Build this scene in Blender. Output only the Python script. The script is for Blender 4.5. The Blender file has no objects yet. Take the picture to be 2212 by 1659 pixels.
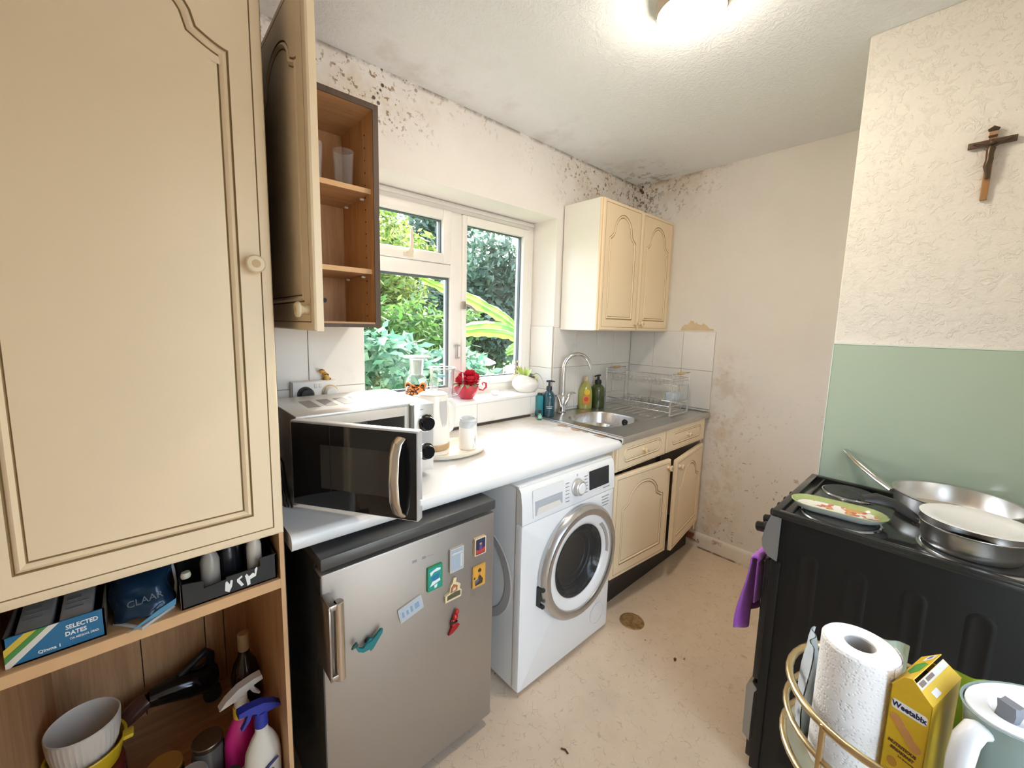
import bpy, bmesh, math, random
from mathutils import Vector, Matrix

# ------------------------------------------------------------------ camera, sky, sun, exposure
S = bpy.context.scene
COL = S.collection
R = math.radians
W_PX, H_PX = 2212, 1659

def set_camera():
    f, yaw, pitch, roll = 885.508, 0.8385, -0.1234, 0.0230
    cy, sy, cp, sp, cr, sr = math.cos(yaw), math.sin(yaw), math.cos(pitch), math.sin(pitch), math.cos(roll), math.sin(roll)
    fw = Vector((cy*cp, sy*cp, sp)); r0 = Vector((sy, -cy, 0)); u0 = r0.cross(fw)
    r = cr*r0 + sr*u0; u = -sr*r0 + cr*u0
    m = Matrix((r, u, -fw)).transposed().to_4x4()
    m.translation = Vector((0.0, -1.6335, 1.4264))
    cam = bpy.data.cameras.new('camera')
    cam.sensor_width = 36.0
    cam.lens = 36.0*f/W_PX
    cam.shift_x = (W_PX/2-1091.38)/W_PX
    cam.shift_y = -(H_PX/2-813.65)/W_PX
    cam.clip_start = 0.02
    cam.clip_end = 200
    o = bpy.data.objects.new('camera', cam)
    o.matrix_world = m
    COL.objects.link(o)
    S.camera = o
set_camera()

S.view_settings.view_transform = 'Standard'
S.view_settings.look = 'None'
S.view_settings.gamma = 1.0
S.view_settings.use_curve_mapping = False
S.view_settings.exposure = 1.56
S.cycles.max_bounces = 14
S.cycles.diffuse_bounces = 8
S.cycles.transmission_bounces = 10
S.cycles.transparent_max_bounces = 12
S.cycles.caustics_reflective = False
S.cycles.caustics_refractive = False
S.cycles.sample_clamp_indirect = 12.0

SUN_DIR = Vector((-0.85, -1.0, -0.80)).normalized()      # the way the light travels
def set_light():
    w = bpy.data.worlds.new('sky'); S.world = w; w.use_nodes = True
    nt = w.node_tree; nt.nodes.clear()
    out = nt.nodes.new('ShaderNodeOutputWorld'); bg = nt.nodes.new('ShaderNodeBackground')
    sky = nt.nodes.new('ShaderNodeTexSky')
    sky.sky_type = 'NISHITA'; sky.sun_disc = False
    sky.sun_elevation = math.asin(-SUN_DIR.z); sky.sun_rotation = math.atan2(-SUN_DIR.x, -SUN_DIR.y)
    sky.air_density = 1.0; sky.dust_density = 3.0; sky.ozone_density = 1.0
    hs = nt.nodes.new('ShaderNodeHueSaturation'); hs.inputs['Saturation'].default_value = 0.62
    nt.links.new(sky.outputs[0], hs.inputs['Color']); nt.links.new(hs.outputs[0], bg.inputs[0]); bg.inputs[1].default_value = 0.85
    nt.links.new(bg.outputs[0], out.inputs[0])
    l = bpy.data.lights.new('sun', 'SUN'); l.energy = 3.9; l.angle = R(0.6); l.color = (1.0, 0.93, 0.82)
    o = bpy.data.objects.new('sun', l); COL.objects.link(o)
    o.rotation_euler = SUN_DIR.to_track_quat('-Z', 'Y').to_euler()
    o.location = (4, 5, 6)
set_light()
LAMP_STRENGTH = 40.0

# ------------------------------------------------------------------ mesh helpers
MW = {}
class MB:
    def __init__(s, M=None): s.V = []; s.F = []; s.I = []; s.M = M or Matrix()
    def raw(s, V, F, mi=0, M=None):
        M = s.M @ M if M is not None else s.M
        b = len(s.V); s.V += [tuple(M @ Vector(v)) for v in V]
        for k, f in enumerate(F):
            s.F.append([b+i for i in f]); s.I.append(mi[k] if isinstance(mi, list) else mi)
        return s
    def bm(s, bm, mi=None, M=None):
        bm.verts.index_update()
        V = [v.co[:] for v in bm.verts]; F = [[v.index for v in f.verts] for f in bm.faces]
        I = [f.material_index for f in bm.faces] if mi is None else mi
        bm.free(); return s.raw(V, F, I, M)
    def box(s, x0, x1, y0, y1, z0, z1, bev=0.0, mi=0, seg=2, M=None):
        V = [(x, y, z) for z in (z0, z1) for y in (y0, y1) for x in (x0, x1)]
        F = [(0, 2, 3, 1), (4, 5, 7, 6), (0, 1, 5, 4), (2, 6, 7, 3), (0, 4, 6, 2), (1, 3, 7, 5)]
        if bev <= 0: return s.raw(V, F, mi, M)
        b = bmesh.new(); vs = [b.verts.new(v) for v in V]
        for f in F: b.faces.new([vs[i] for i in f])
        bmesh.ops.bevel(b, geom=b.edges[:], offset=bev, segments=seg, affect='EDGES', profile=0.5)
        return s.bm(b, mi, M)
    def lathe(s, prof, c=(0, 0, 0), seg=32, mi=0, M=None, sx=1.0, sy=1.0, a0=0, a1=360):
        full = abs(a1-a0) >= 359.9
        n = seg if full else seg+1
        V = []; F = []; rings = []; I = []
        for r, z in prof:
            if r < 1e-6: rings.append([len(V)]); V.append((c[0], c[1], c[2]+z))
            else:
                rings.append(list(range(len(V), len(V)+n)))
                for i in range(n):
                    a = R(a0)+R(a1-a0)*i/seg
                    V.append((c[0]+r*sx*math.cos(a), c[1]+r*sy*math.sin(a), c[2]+z))
        for k in range(len(rings)-1):
            A, B = rings[k], rings[k+1]; m = mi[k] if isinstance(mi, list) else mi
            for i in range(seg):
                j = (i+1) % n
                if len(A) == 1 and len(B) == 1: continue
                if len(A) == 1: F.append((A[0], B[j], B[i]))
                elif len(B) == 1: F.append((A[i], A[j], B[0]))
                else: F.append((A[i], A[j], B[j], B[i]))
                I.append(m)
        return s.raw(V, F, I, M)
    def cyl(s, c, r, h, axis='z', seg=24, mi=0, bev=0.0, r2=None):
        r2 = r if r2 is None else r2
        if bev: p = [(0, 0), (r-bev, 0), (r, bev), (r2, h-bev), (r2-bev, h), (0, h)]
        else: p = [(0, 0), (r, 0), (r2, h), (0, h)]
        M = Matrix.Translation(c)
        if axis == 'x': M = M @ Matrix.Rotation(R(90), 4, 'Y')
        if axis == 'y': M = M @ Matrix.Rotation(R(-90), 4, 'X')
        if axis == '-y': M = M @ Matrix.Rotation(R(90), 4, 'X')
        if axis == '-x': M = M @ Matrix.Rotation(R(-90), 4, 'Y')
        return s.lathe(p, seg=seg, mi=mi, M=M)
    def tube(s, pts, r, seg=8, mi=0, closed=False, caps=True, flat=None, M=None):
        pts = [Vector(p) for p in pts]; n = len(pts)
        V = []; F = []
        up = None
        for i, p in enumerate(pts):
            if closed: t = pts[(i+1) % n]-pts[i-1]
            else: t = pts[min(i+1, n-1)]-pts[max(i-1, 0)]
            if t.length < 1e-9: t = Vector((0, 0, 1))
            t.normalize()
            if up is None:
                a = Vector((0, 0, 1)) if abs(t.z) < 0.9 else Vector((1, 0, 0))
                up = (a-t*a.dot(t)).normalized()
            else:
                up = up-t*up.dot(t)
                up = up.normalized() if up.length > 1e-6 else Vector((0, 0, 1))
            sd = t.cross(up)
            rr = r[i] if isinstance(r, (list, tuple)) else r
            for k in range(seg):
                a = 2*math.pi*k/seg
                q = p+sd*(rr*math.cos(a)*(flat or 1))+up*(rr*math.sin(a))
                V.append(tuple(q))
        m = n if closed else n-1
        for i in range(m):
            j = (i+1) % n
            for k in range(seg):
                l = (k+1) % seg
                F.append((i*seg+k, i*seg+l, j*seg+l, j*seg+k))
        if caps and not closed:
            F.append(tuple(range(seg))[::-1]); F.append(tuple((n-1)*seg+k for k in range(seg)))
        return s.raw(V, F, mi, M)
    def prism(s, poly, h, M=None, mi=0, z0=0.0, side=None):
        n = len(poly); V = [(x, y, z0) for x, y in poly]+[(x, y, z0+h) for x, y in poly]
        F = [tuple(range(n))[::-1], tuple(range(n, 2*n))]+[(i, (i+1) % n, n+(i+1) % n, n+i) for i in range(n)]
        return s.raw(V, F, mi if side is None else [mi, mi]+[side]*n, M)
    def ball(s, c, r, seg=16, mi=0, M=None):
        rx, ry, rz = (r, r, r) if isinstance(r, (int, float)) else r
        k = seg//2
        return s.lathe([(math.sin(math.pi*i/k) if 0 < i < k else 0, -rz*math.cos(math.pi*i/k)) for i in range(k+1)], c, seg, mi, M, rx, ry)
    def build(s, name, mats, smooth=35, recalc=True):
        me = bpy.data.meshes.new(name)
        me.from_pydata(s.V, [], s.F)
        if not isinstance(mats, (list, tuple)): mats = [mats]
        for m in mats: me.materials.append(m)
        me.polygons.foreach_set('material_index', s.I)
        if recalc:
            b = bmesh.new(); b.from_mesh(me)
            bmesh.ops.recalc_face_normals(b, faces=b.faces[:]); b.to_mesh(me); b.free()
        if smooth:
            me.polygons.foreach_set('use_smooth', [True]*len(me.polygons))
            me.set_sharp_from_angle(angle=R(smooth))
        me.update()
        return me

def tag(o, label=None, cat=None, group=None, kind=None):
    if label: o['label'] = label
    if cat: o['category'] = cat
    if group: o['group'] = group
    if kind: o['kind'] = kind
    return o
def thing(name, label, cat, loc, rz=0.0, group=None):
    o = bpy.data.objects.new(name, None); o.empty_display_size = 0.05
    COL.objects.link(o); o.location = loc; o.rotation_euler = (0, 0, R(rz))
    MW[o.name] = Matrix.Translation(loc) @ Matrix.Rotation(R(rz), 4, 'Z')
    return tag(o, label, cat, group)
def part(name, mb, mats, parent, label=None, smooth=35, local=False):
    me = mb.build(name, mats, smooth)
    if not local: me.transform(MW[parent.name].inverted())
    o = bpy.data.objects.new(name, me); COL.objects.link(o); o.parent = parent
    MW[o.name] = MW[parent.name]
    if label: o['label'] = label
    return o
def solo(name, mb, mats, label=None, cat=None, group=None, kind=None, smooth=35, origin=None):
    me = mb.build(name, mats, smooth)
    xs = [v.co for v in me.vertices]
    if origin is None:
        mn = [min(v[i] for v in xs) for i in range(3)]; mx = [max(v[i] for v in xs) for i in range(3)]
        origin = ((mn[0]+mx[0])/2, (mn[1]+mx[1])/2, mn[2])
    me.transform(Matrix.Translation(origin).inverted())
    o = bpy.data.objects.new(name, me); COL.objects.link(o); o.location = origin
    MW[o.name] = Matrix.Translation(origin)
    return tag(o, label, cat, group, kind)
def struct(name, mb, mats, smooth=35, parent=None):
    if parent: return part(name, mb, mats, parent, smooth=smooth)
    return solo(name, mb, mats, kind='structure', smooth=smooth, origin=(0, 0, 0))
def text_part(name, body, size, M, mat, parent, extrude=0.0002, align='CENTER', bold=0.0, sx=1.0):
    c = bpy.data.curves.new(name, 'FONT'); c.body = body; c.size = size; c.extrude = extrude
    c.align_x = align; c.align_y = 'CENTER'; c.offset = bold; c.resolution_u = 2
    t = bpy.data.objects.new('tmp', c); COL.objects.link(t)
    dg = bpy.context.evaluated_depsgraph_get()
    me = bpy.data.meshes.new_from_object(t.evaluated_get(dg))
    bpy.data.objects.remove(t); bpy.data.curves.remove(c)
    me.name = name; me.materials.clear(); me.materials.append(mat)
    me.transform(MW[parent.name].inverted() @ M @ Matrix.Diagonal((sx, 1, 1, 1)))
    o = bpy.data.objects.new(name, me); COL.objects.link(o); o.parent = parent
    MW[o.name] = MW[parent.name]
    return o
def frame(o, x, y):
    """matrix with origin o, local x and y along the given world vectors, z = x cross y"""
    x = Vector(x).normalized(); y = Vector(y); y = (y-x*y.dot(x)).normalized(); z = x.cross(y)
    m = Matrix((x, y, z)).transposed().to_4x4(); m.translation = Vector(o); return m
def FY(x, y, z): return frame((x, y, z), (1, 0, 0), (0, 0, 1))     # sheet facing -y
def FX(x, y, z): return frame((x, y, z), (0, -1, 0), (0, 0, 1))    # sheet facing -x
def circ(n, r, cx=0, cy=0, ry=None, a0=0, a1=2*math.pi):
    ry = ry or r
    return [(cx+r*math.cos(a0+(a1-a0)*i/n), cy+ry*math.sin(a0+(a1-a0)*i/n)) for i in range(n)]
def rrect(x0, x1, y0, y1, r, n=5):
    P = []
    for cx, cy, a in ((x1-r, y1-r, 0), (x0+r, y1-r, 90), (x0+r, y0+r, 180), (x1-r, y0+r, 270)):
        for i in range(n+1):
            t = R(a+90*i/n); P.append((cx+r*math.cos(t), cy+r*math.sin(t)))
    return P
def arc3(c, r, a0, a1, n, ux, uy):
    c, ux, uy = Vector(c), Vector(ux), Vector(uy)
    return [c+ux*(r*math.cos(R(a0+(a1-a0)*i/n)))+uy*(r*math.sin(R(a0+(a1-a0)*i/n))) for i in range(n+1)]

# ------------------------------------------------------------------ materials
class G:
    def __init__(s, name):
        s.m = bpy.data.materials.new(name); s.m.use_nodes = True; s.nt = s.m.node_tree
        s.p = s.nt.nodes['Principled BSDF']; s._c = None
    def n(s, t, **a):
        k = s.nt.nodes.new(t)
        for x, v in a.items(): setattr(k, x, v)
        return k
    def put(s, sock, v):
        if isinstance(v, bpy.types.NodeSocket): s.nt.links.new(v, sock)
        elif isinstance(v, (tuple, list)) and len(v) == 3 and sock.type == 'RGBA': sock.default_value = (*v, 1)
        else: sock.default_value = v
    @property
    def co(s):
        if s._c is None: s._c = s.n('ShaderNodeTexCoord').outputs['Object']
        return s._c
    def xyz(s, v=None):
        k = s.n('ShaderNodeSeparateXYZ'); s.put(k.inputs[0], v or s.co); return k.outputs
    def map(s, scale=(1, 1, 1), rot=(0, 0, 0), v=None):
        k = s.n('ShaderNodeMapping'); s.put(k.inputs[0], v or s.co)
        k.inputs['Scale'].default_value = scale; k.inputs['Rotation'].default_value = rot; return k.outputs[0]
    def noise(s, scale, detail=3, rough=.5, dist=0, v=None, col=False):
        k = s.n('ShaderNodeTexNoise'); s.put(k.inputs['Vector'], v or s.co)
        k.inputs['Scale'].default_value = scale; k.inputs['Detail'].default_value = detail
        k.inputs['Roughness'].default_value = rough; k.inputs['Distortion'].default_value = dist
        return k.outputs[1 if col else 0]
    def voro(s, scale, v=None, feature='F1', rnd=1):
        k = s.n('ShaderNodeTexVoronoi', feature=feature); s.put(k.inputs['Vector'], v or s.co)
        k.inputs['Scale'].default_value = scale; k.inputs['Randomness'].default_value = rnd; return k.outputs['Distance']
    def math(s, op, a, b=0.0, c=0.0):
        k = s.n('ShaderNodeMath', operation=op)
        s.put(k.inputs[0], a); s.put(k.inputs[1], b); s.put(k.inputs[2], c); return k.outputs[0]
    def rng(s, v, a, b, c=0.0, d=1.0):
        k = s.n('ShaderNodeMapRange'); k.interpolation_type = 'SMOOTHSTEP'
        s.put(k.inputs[0], v)
        for i, q in enumerate((a, b, c, d)): s.put(k.inputs[1+i], q)
        return k.outputs[0]
    def mul(s, *v):
        r = v[0]
        for q in v[1:]: r = s.math('MULTIPLY', r, q)
        return r
    def mix(s, f, a, b):
        k = s.n('ShaderNodeMix', data_type='RGBA')
        s.put(k.inputs['Factor'], f); s.put(k.inputs[6], a); s.put(k.inputs[7], b); return k.outputs[2]
    def bump(s, h, strength=.3, dist=.01):
        k = s.n('ShaderNodeBump'); s.put(k.inputs['Height'], h)
        k.inputs['Strength'].default_value = strength; k.inputs['Distance'].default_value = dist
        s.put(s.p.inputs['Normal'], k.outputs[0])
    def set(s, **a):
        for k, v in a.items():
            nm = {'col': 'Base Color', 'rough': 'Roughness', 'metal': 'Metallic', 'spec': 'Specular IOR Level', 'trans': 'Transmission Weight',
                  'ior': 'IOR', 'alpha': 'Alpha', 'emis': 'Emission Color', 'es': 'Emission Strength', 'coat': 'Coat Weight', 'sss': 'Subsurface Weight', 'sheen': 'Sheen Weight'}[k]
            s.put(s.p.inputs[nm], v)
        return s.m
CACHE = {}
def pm(name, col, rough=.5, metal=0.0, var=.06, vscale=9.0, bump=0.0, **k):
    """plain surface with a slight procedural mottling of its colour"""
    if name in CACHE: return CACHE[name]
    g = G(name)
    n = g.noise(vscale, 3)
    c = g.mix(n, tuple(max(0, x*(1-var)) for x in col), tuple(min(1, x*(1+var)) for x in col))
    g.set(col=c, rough=rough, metal=metal, **k)
    if bump: g.bump(g.noise(vscale*12, 2), bump, .002)
    CACHE[name] = g.m
    return g.m
def wood(name, a, b, scale=14, rot=(0, 0, 0), rough=.5, stretch=(8, 8, .6)):
    g = G(name)
    v = g.map(stretch, rot)
    n = g.noise(scale*.25, 4, .6, 1.2, v)
    n2 = g.noise(scale*2.5, 2, .5, 0, v)
    f = g.math('ADD', g.mul(n, .75), g.mul(n2, .3))
    g.set(col=g.mix(g.rng(f, .3, .72), a, b), rough=rough)
    g.bump(n2, .06, .002)
    return g.m

CREAM = pm('cream_paint', (.84, .68, .465), .42, var=.03, vscale=4)
GLAZE = pm('brown_glaze_line', (.36, .25, .12), .6)
CABWHITE = pm('white_melamine', (.80, .77, .72), .38, var=.02)
WOODI = wood('beech_veneer', (.40, .215, .10), (.56, .33, .165), 12)
WOODL = wood('beech_veneer_across', (.42, .235, .11), (.58, .35, .175), 12, stretch=(.6, 8, 8))
WOODE = pm('beech_edge', (.62, .38, .19), .5, var=.08, vscale=20)
DKWOOD = wood('dark_brown_edge', (.055, .032, .022), (.095, .055, .035), 16)
BLACKP = pm('black_plastic', (.012, .012, .013), .4)
BLACKG = pm('black_gloss', (.008, .008, .009), .1)
WHITEP = pm('white_plastic', (.82, .81, .79), .35, var=.02)
WHITEE = pm('white_enamel', (.80, .80, .79), .25, var=.015, coat=.2)
UPVC = pm('white_upvc', (.84, .82, .79), .35, var=.03, vscale=6)
STEEL = pm('polished_steel', (.62, .61, .59), .18, 1.0, var=.05)
CHROME = pm('chrome', (.72, .72, .72), .08, 1.0, var=.03)
SILVERP = pm('silver_paint', (.55, .54, .52), .35, .7, var=.03)
GOLD = pm('brushed_gold', (.62, .48, .27), .28, 1.0, var=.05)
RUBBER = pm('dark_rubber', (.03, .03, .03), .7)
def brushed(name, a, b, rot, rough=.32, metal=1.0, st=(1, 60, 60)):
    g = G(name); n = g.noise(6, 2, .5, 0, g.map(st, rot))
    g.set(col=g.mix(n, a, b), rough=g.rng(n, 0, 1, rough-.06, rough+.08), metal=metal); return g.m
SINKM = brushed('sink_steel', (.56, .545, .52), (.62, .605, .58), (0, 0, 0), .30)
def glassm(name, col=(1, 1, 1), rough=.0, ior=1.45, w=1.0):
    g = G(name); g.set(col=col, rough=rough, trans=w, ior=ior); return g.m
GLASS = None
def thin_glass(name, tint, refl=.08):
    g = G(name)
    t = g.n('ShaderNodeBsdfTransparent'); t.inputs[0].default_value = (*tint, 1)
    gl = g.n('ShaderNodeBsdfGlossy'); gl.inputs['Roughness'].default_value = .01
    lw = g.n('ShaderNodeLayerWeight'); lw.inputs[0].default_value = .25
    mx = g.n('ShaderNodeMixShader')
    g.put(mx.inputs[0], g.math('MULTIPLY_ADD', lw.outputs['Fresnel'], .5, refl*.3))
    g.nt.links.new(t.outputs[0], mx.inputs[1]); g.nt.links.new(gl.outputs[0], mx.inputs[2])
    g.nt.links.new(mx.outputs[0], g.nt.nodes['Material Output'].inputs[0]); return g.m
PANE = thin_glass('window_glass', (.96, .98, .98))
CLEARP = thin_glass('clear_plastic', (.90, .93, .94), .3)
def tumbler_glass(name, tint, diff):
    g = G(name)
    t = g.n('ShaderNodeBsdfTransparent'); t.inputs[0].default_value = (*tint, 1)
    g.set(col=(.85, .86, .88), rough=.06, spec=.8)
    lw = g.n('ShaderNodeLayerWeight'); lw.inputs[0].default_value = .35
    mx = g.n('ShaderNodeMixShader')
    g.put(mx.inputs[0], g.math('MULTIPLY_ADD', lw.outputs['Facing'], .45, diff))
    g.nt.links.new(t.outputs[0], mx.inputs[1]); g.nt.links.new(g.p.outputs[0], mx.inputs[2])
    g.nt.links.new(mx.outputs[0], g.nt.nodes['Material Output'].inputs[0]); return g.m
GLASS = tumbler_glass('clear_glass', (.95, .96, .96), .05)

def wall_mat(name, base, mode):
    g = G(name); x, y, z = g.xyz()
    blot = g.noise(1.3, 4, .6)
    c = g.mix(g.rng(blot, .35, .7), tuple(q*.96 for q in base), tuple(min(1, q*1.02) for q in base))
    brown, dark, tan = (.30, .19, .10), (.05, .035, .02), (.58, .42, .26)
    spots = g.voro(30, g.map((1, 1, 1), v=g.noise(7, 2, .5, 0, col=True)) if False else None)
    d1 = g.rng(g.noise(44, 3, .6), .56, .62)              # small dots
    d2 = g.rng(g.noise(95, 2, .5), .62, .68)
    cloud = g.rng(g.noise(4.0, 4, .65), .42, .66)
    if mode == 'left':
        near = g.rng(z, 2.16, 2.40)                       # band under the ceiling
        a = g.mul(g.rng(x, 1.12, .80), g.rng(z, 2.12, 2.26))
        b = g.mul(g.rng(x, 1.62, 2.15), g.rng(z, 2.02, 2.32))
        line = g.mul(g.rng(z, 2.390, 2.412), g.rng(g.noise(9, 4, .7), .40, .56))
        m = g.math('MAXIMUM', g.math('MAXIMUM', a, b), g.mul(near, .45, g.rng(g.noise(3, 2), .45, .6)))
        corner = g.mul(g.rng(x, 2.40, 2.69), g.rng(z, 2.10, 2.38), g.rng(g.noise(26, 3, .6), .53, .59))
        c = g.mix(g.mul(m, cloud, .45), c, tan)
        c = g.mix(g.mul(m, g.rng(g.noise(11, 3), .42, .58), g.math('MAXIMUM', d1, g.mul(d2, .7)), .92), c, brown)
        c = g.mix(g.mul(g.math('MAXIMUM', a, g.mul(b, .8)), g.rng(g.voro(24), .22, .13), g.rng(g.noise(6, 1), .46, .54), .9), c, dark)
        c = g.mix(g.mul(line, .6), c, dark)
        c = g.mix(g.mul(corner, .85), c, dark)
    elif mode == 'far':
        # y runs 0 .. -1.3 ; mould round the corner, damp and peeling beside the tiles
        corner = g.mul(g.rng(y, -.26, -.02), g.rng(z, 2.00, 2.38), g.rng(g.noise(26, 3, .6), .53, .59))
        cl2 = g.mul(g.rng(y, -.75, -.05), g.rng(z, 2.02, 2.38))
        c = g.mix(g.mul(cl2, cloud, .55), c, tan)
        c = g.mix(g.mul(cl2, g.rng(g.noise(11, 3), .42, .58), d1, .85), c, brown)
        line = g.mul(g.rng(z, 2.385, 2.412), g.rng(g.noise(9, 4, .7), .44, .6), g.rng(y, -1.0, -.2))
        c = g.mix(g.mul(line, .6), c, brown)
        c = g.mix(g.mul(corner, .9), c, dark)
        side = g.mul(g.rng(g.math('ABSOLUTE', g.math('ADD', y, .68)), .22, .0), g.rng(z, 1.40, 1.10), .42)
        c = g.mix(g.mul(side, g.rng(g.noise(7, 5, .7), .46, .62)), c, tan)
        c = g.mix(g.mul(side, g.rng(g.noise(21, 4, .7), .57, .66), .7), c, (.46, .32, .19))
        low = g.mul(g.rng(z, 1.25, .5), .75)
        c = g.mix(g.mul(low, g.rng(g.noise(40, 3, .6), .62, .68), g.rng(g.noise(3, 2), .4, .6)), c, (.36, .27, .19))
    if mode == 'chim':
        h = g.math('ADD', g.noise(60, 3, .55), g.mul(g.rng(g.noise(34, 4, .7, .8), .52, .62), .8))
        g.bump(h, .45, .006)
    else:
        g.bump(g.math('ADD', g.noise(8, 3), g.mul(g.noise(60, 2), .3)), .10, .01)
    g.set(col=c, rough=.75, spec=.25)
    return g.m
PAINT = (.83, .80, .765)
M_WL = wall_mat('damp_wall_paint', PAINT, 'left')
M_WF = wall_mat('stained_wall_paint', PAINT, 'far')
M_WC = wall_mat('woodchip_wallpaper', (.82, .775, .71), 'chim')
M_WP = wall_mat('plain_wall_paint', PAINT, 'plain')
def ceil_mat():
    g = G('artex_ceiling'); x, y, z = g.xyz()
    n = g.noise(26, 5, .65, 2.2)
    c = g.mix(g.noise(1.5, 3), (.82, .84, .86), (.86, .88, .90))
    st = g.mul(g.rng(y, -.45, 0), g.rng(g.noise(5, 4, .6), .5, .7), .30)
    c = g.mix(st, c, (.52, .42, .32))
    co = g.mul(g.rng(x, 2.1, 2.68), g.rng(y, -.45, -.02), g.rng(g.noise(14, 4, .7), .52, .62), .75)
    c = g.mix(co, c, (.16, .10, .06))
    g.bump(g.rng(n, .42, .66), .35, .008); g.set(col=c, rough=.85, spec=.2); return g.m
M_CEIL = ceil_mat()
def floor_mat():
    g = G('flecked_vinyl')
    v = g.map((1, 1, 1)); w = g.n('ShaderNodeVectorMath', operation='ADD')
    g.put(w.inputs[0], v)
    k = g.n('ShaderNodeVectorMath', operation='SCALE'); g.put(k.inputs[0], g.noise(14, 2, .5, 0, col=True)); k.inputs[3].default_value = .06
    g.nt.links.new(k.outputs[0], w.inputs[1]); wv = w.outputs[0]
    fl = g.voro(38, wv, 'DISTANCE_TO_EDGE')
    fl2 = g.rng(fl, .0, .05, 1, 0)
    m2 = g.rng(g.noise(24, 2), .48, .56)
    c = g.mix(g.noise(11, 4, .6), (.71, .56, .41), (.82, .67, .515))
    c = g.mix(g.mul(fl2, m2, .75), c, (.70, .60, .48))
    c = g.mix(g.mul(fl2, g.rng(g.noise(29, 2), .52, .6), .5), c, (.34, .26, .19))
    c = g.mix(g.mul(g.rng(g.noise(2.2, 4, .6), .5, .75), .25), c, (.42, .36, .32))
    c = g.mix(g.mul(g.rng(g.voro(16), .09, .05), g.rng(g.noise(5, 1), .55, .6), .8), c, (.20, .14, .09))
    g.set(col=c, rough=.42, spec=.4); g.bump(g.noise(30, 2), .05, .003); return g.m
M_FLOOR = floor_mat()
def tile_mat():
    g = G('white_wall_tile'); c = g.mix(g.noise(3, 3), (.79, .765, .73), (.84, .82, .79))
    c = g.mix(g.mul(g.rng(g.noise(6, 4, .7), .56, .74), .25), c, (.62, .52, .40))
    g.set(col=c, rough=.16, spec=.5); g.bump(g.noise(5, 2), .05, .01); return g.m
M_TILE = tile_mat()
GROUT = pm('dirty_grout', (.40, .33, .26), .9, var=.2)
# ------------------------------------------------------------------ room shell
XF, XC, YC, ZC, XB, YR = 2.69, 1.89, -1.316, 2.413, -1.15, -1.96
def grid_wall(xs, zs, skip, y0, y1):
    mb = MB()
    for i in range(len(xs)-1):
        for k in range(len(zs)-1):
            if (i, k) in skip: continue
            mb.box(xs[i], xs[i+1], y0, y1, zs[k], zs[k+1])
    return mb
struct('floor', MB().box(XB-.1, XF+.1, YR-.1, .3, -.1, 0), M_FLOOR)
struct('ceiling', MB().box(XB-.1, XF+.1, YR-.1, .3, ZC, ZC+.1), M_CEIL)
wl = struct('wall_left', grid_wall([XB-.1, .69, 1.845, XF], [0, 1.03, 2.046, ZC], {(1, 1)}, 0, .30), M_WL)
wf = struct('wall_far', MB().box(XF, XF+.1, YC-.7, .30, 0, ZC), M_WF)
struct('wall_chimney', MB().box(XC, XF, YR-.05, YC, 0, ZC, .004, seg=1), M_WC)
DX0, DX1 = .22, 1.32  # wall opening for the added glazed door that lets in fill daylight
struct('wall_right', grid_wall([XB-.1, DX0, DX1, XC], [0, 2.06, ZC], {(1, 0)}, YR-.1, YR), M_WP)
struct('wall_near', MB().box(XB-.1, XB, YR, 0, 0, ZC), M_WP)
def skirt_mat():
    g = G('peeling_gloss_paint'); x, y, z = g.xyz()
    m = g.mul(g.rng(g.noise(9, 4, .65), .50, .54), g.rng(y, -.85, -.60), g.rng(z, .02, .05), g.rng(z, .098, .08))
    c = g.mix(m, (.80, .75, .68), (.33, .11, .05))
    c = g.mix(g.mul(g.rng(z, .016, .004), g.rng(g.noise(14, 3), .4, .55)), c, (.2, .14, .1))
    g.set(col=c, rough=.35); return g.m
mb = MB(); mb.prism([(0, 0), (-.018, 0), (-.018, .075), (-.012, .09), (-.005, .098), (0, .098)], .94, frame((XF, -1.316, 0), (1, 0, 0), (0, 0, 1)) @ Matrix.Scale(-1, 4, (0, 0, 1)))
struct('baseboard_far', MB().raw(mb.V, mb.F), skirt_mat())

# tiles: each one a part of its wall, set proud of recessed grout
def tiles_y(xs, zs, y=0.0, wall=wl):
    part('grout', MB().box(xs[0], xs[-1], y-.0025, y-.0005, zs[0], zs[-1]), GROUT, wall)
    for i in range(len(xs)-1):
        for k in range(len(zs)-1):
            part('tile', MB().box(xs[i]+.0012, xs[i+1]-.0012, y-.007, y-.001, zs[k]+.0012, zs[k+1]-.0012, .0012, seg=1), M_TILE, wall)
tiles_y([.25, .472, .688], [.915, 1.177, 1.418])
tiles_y([.69, .88, 1.275, 1.665, 1.845], [.925, 1.029])
tiles_y([1.847, 2.06, 2.277, 2.477, 2.682], [.925, 1.182, 1.424])
def tiles_x(ys, zs, x, s, wall):
    part('grout', MB().box(min(x+s*.0005, x+s*.0025), max(x+s*.0005, x+s*.0025), ys[-1], ys[0], zs[0], zs[-1]), GROUT, wall)
    for i in range(len(ys)-1):
        for k in range(len(zs)-1):
            a, b = sorted((x+s*.001, x+s*.007))
            part('tile', MB().box(a, b, ys[i+1]+.0012, ys[i]-.0012, zs[k]+.0012, zs[k+1]-.0012, .0012, seg=1), M_TILE, wall)
tiles_x([-.008, -.19, -.395, -.596], [.925, 1.170, 1.418], XF, -1, wf)
tiles_x([.183, .0], [1.047, 1.18, 1.43], 1.845, -1, wl)
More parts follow.
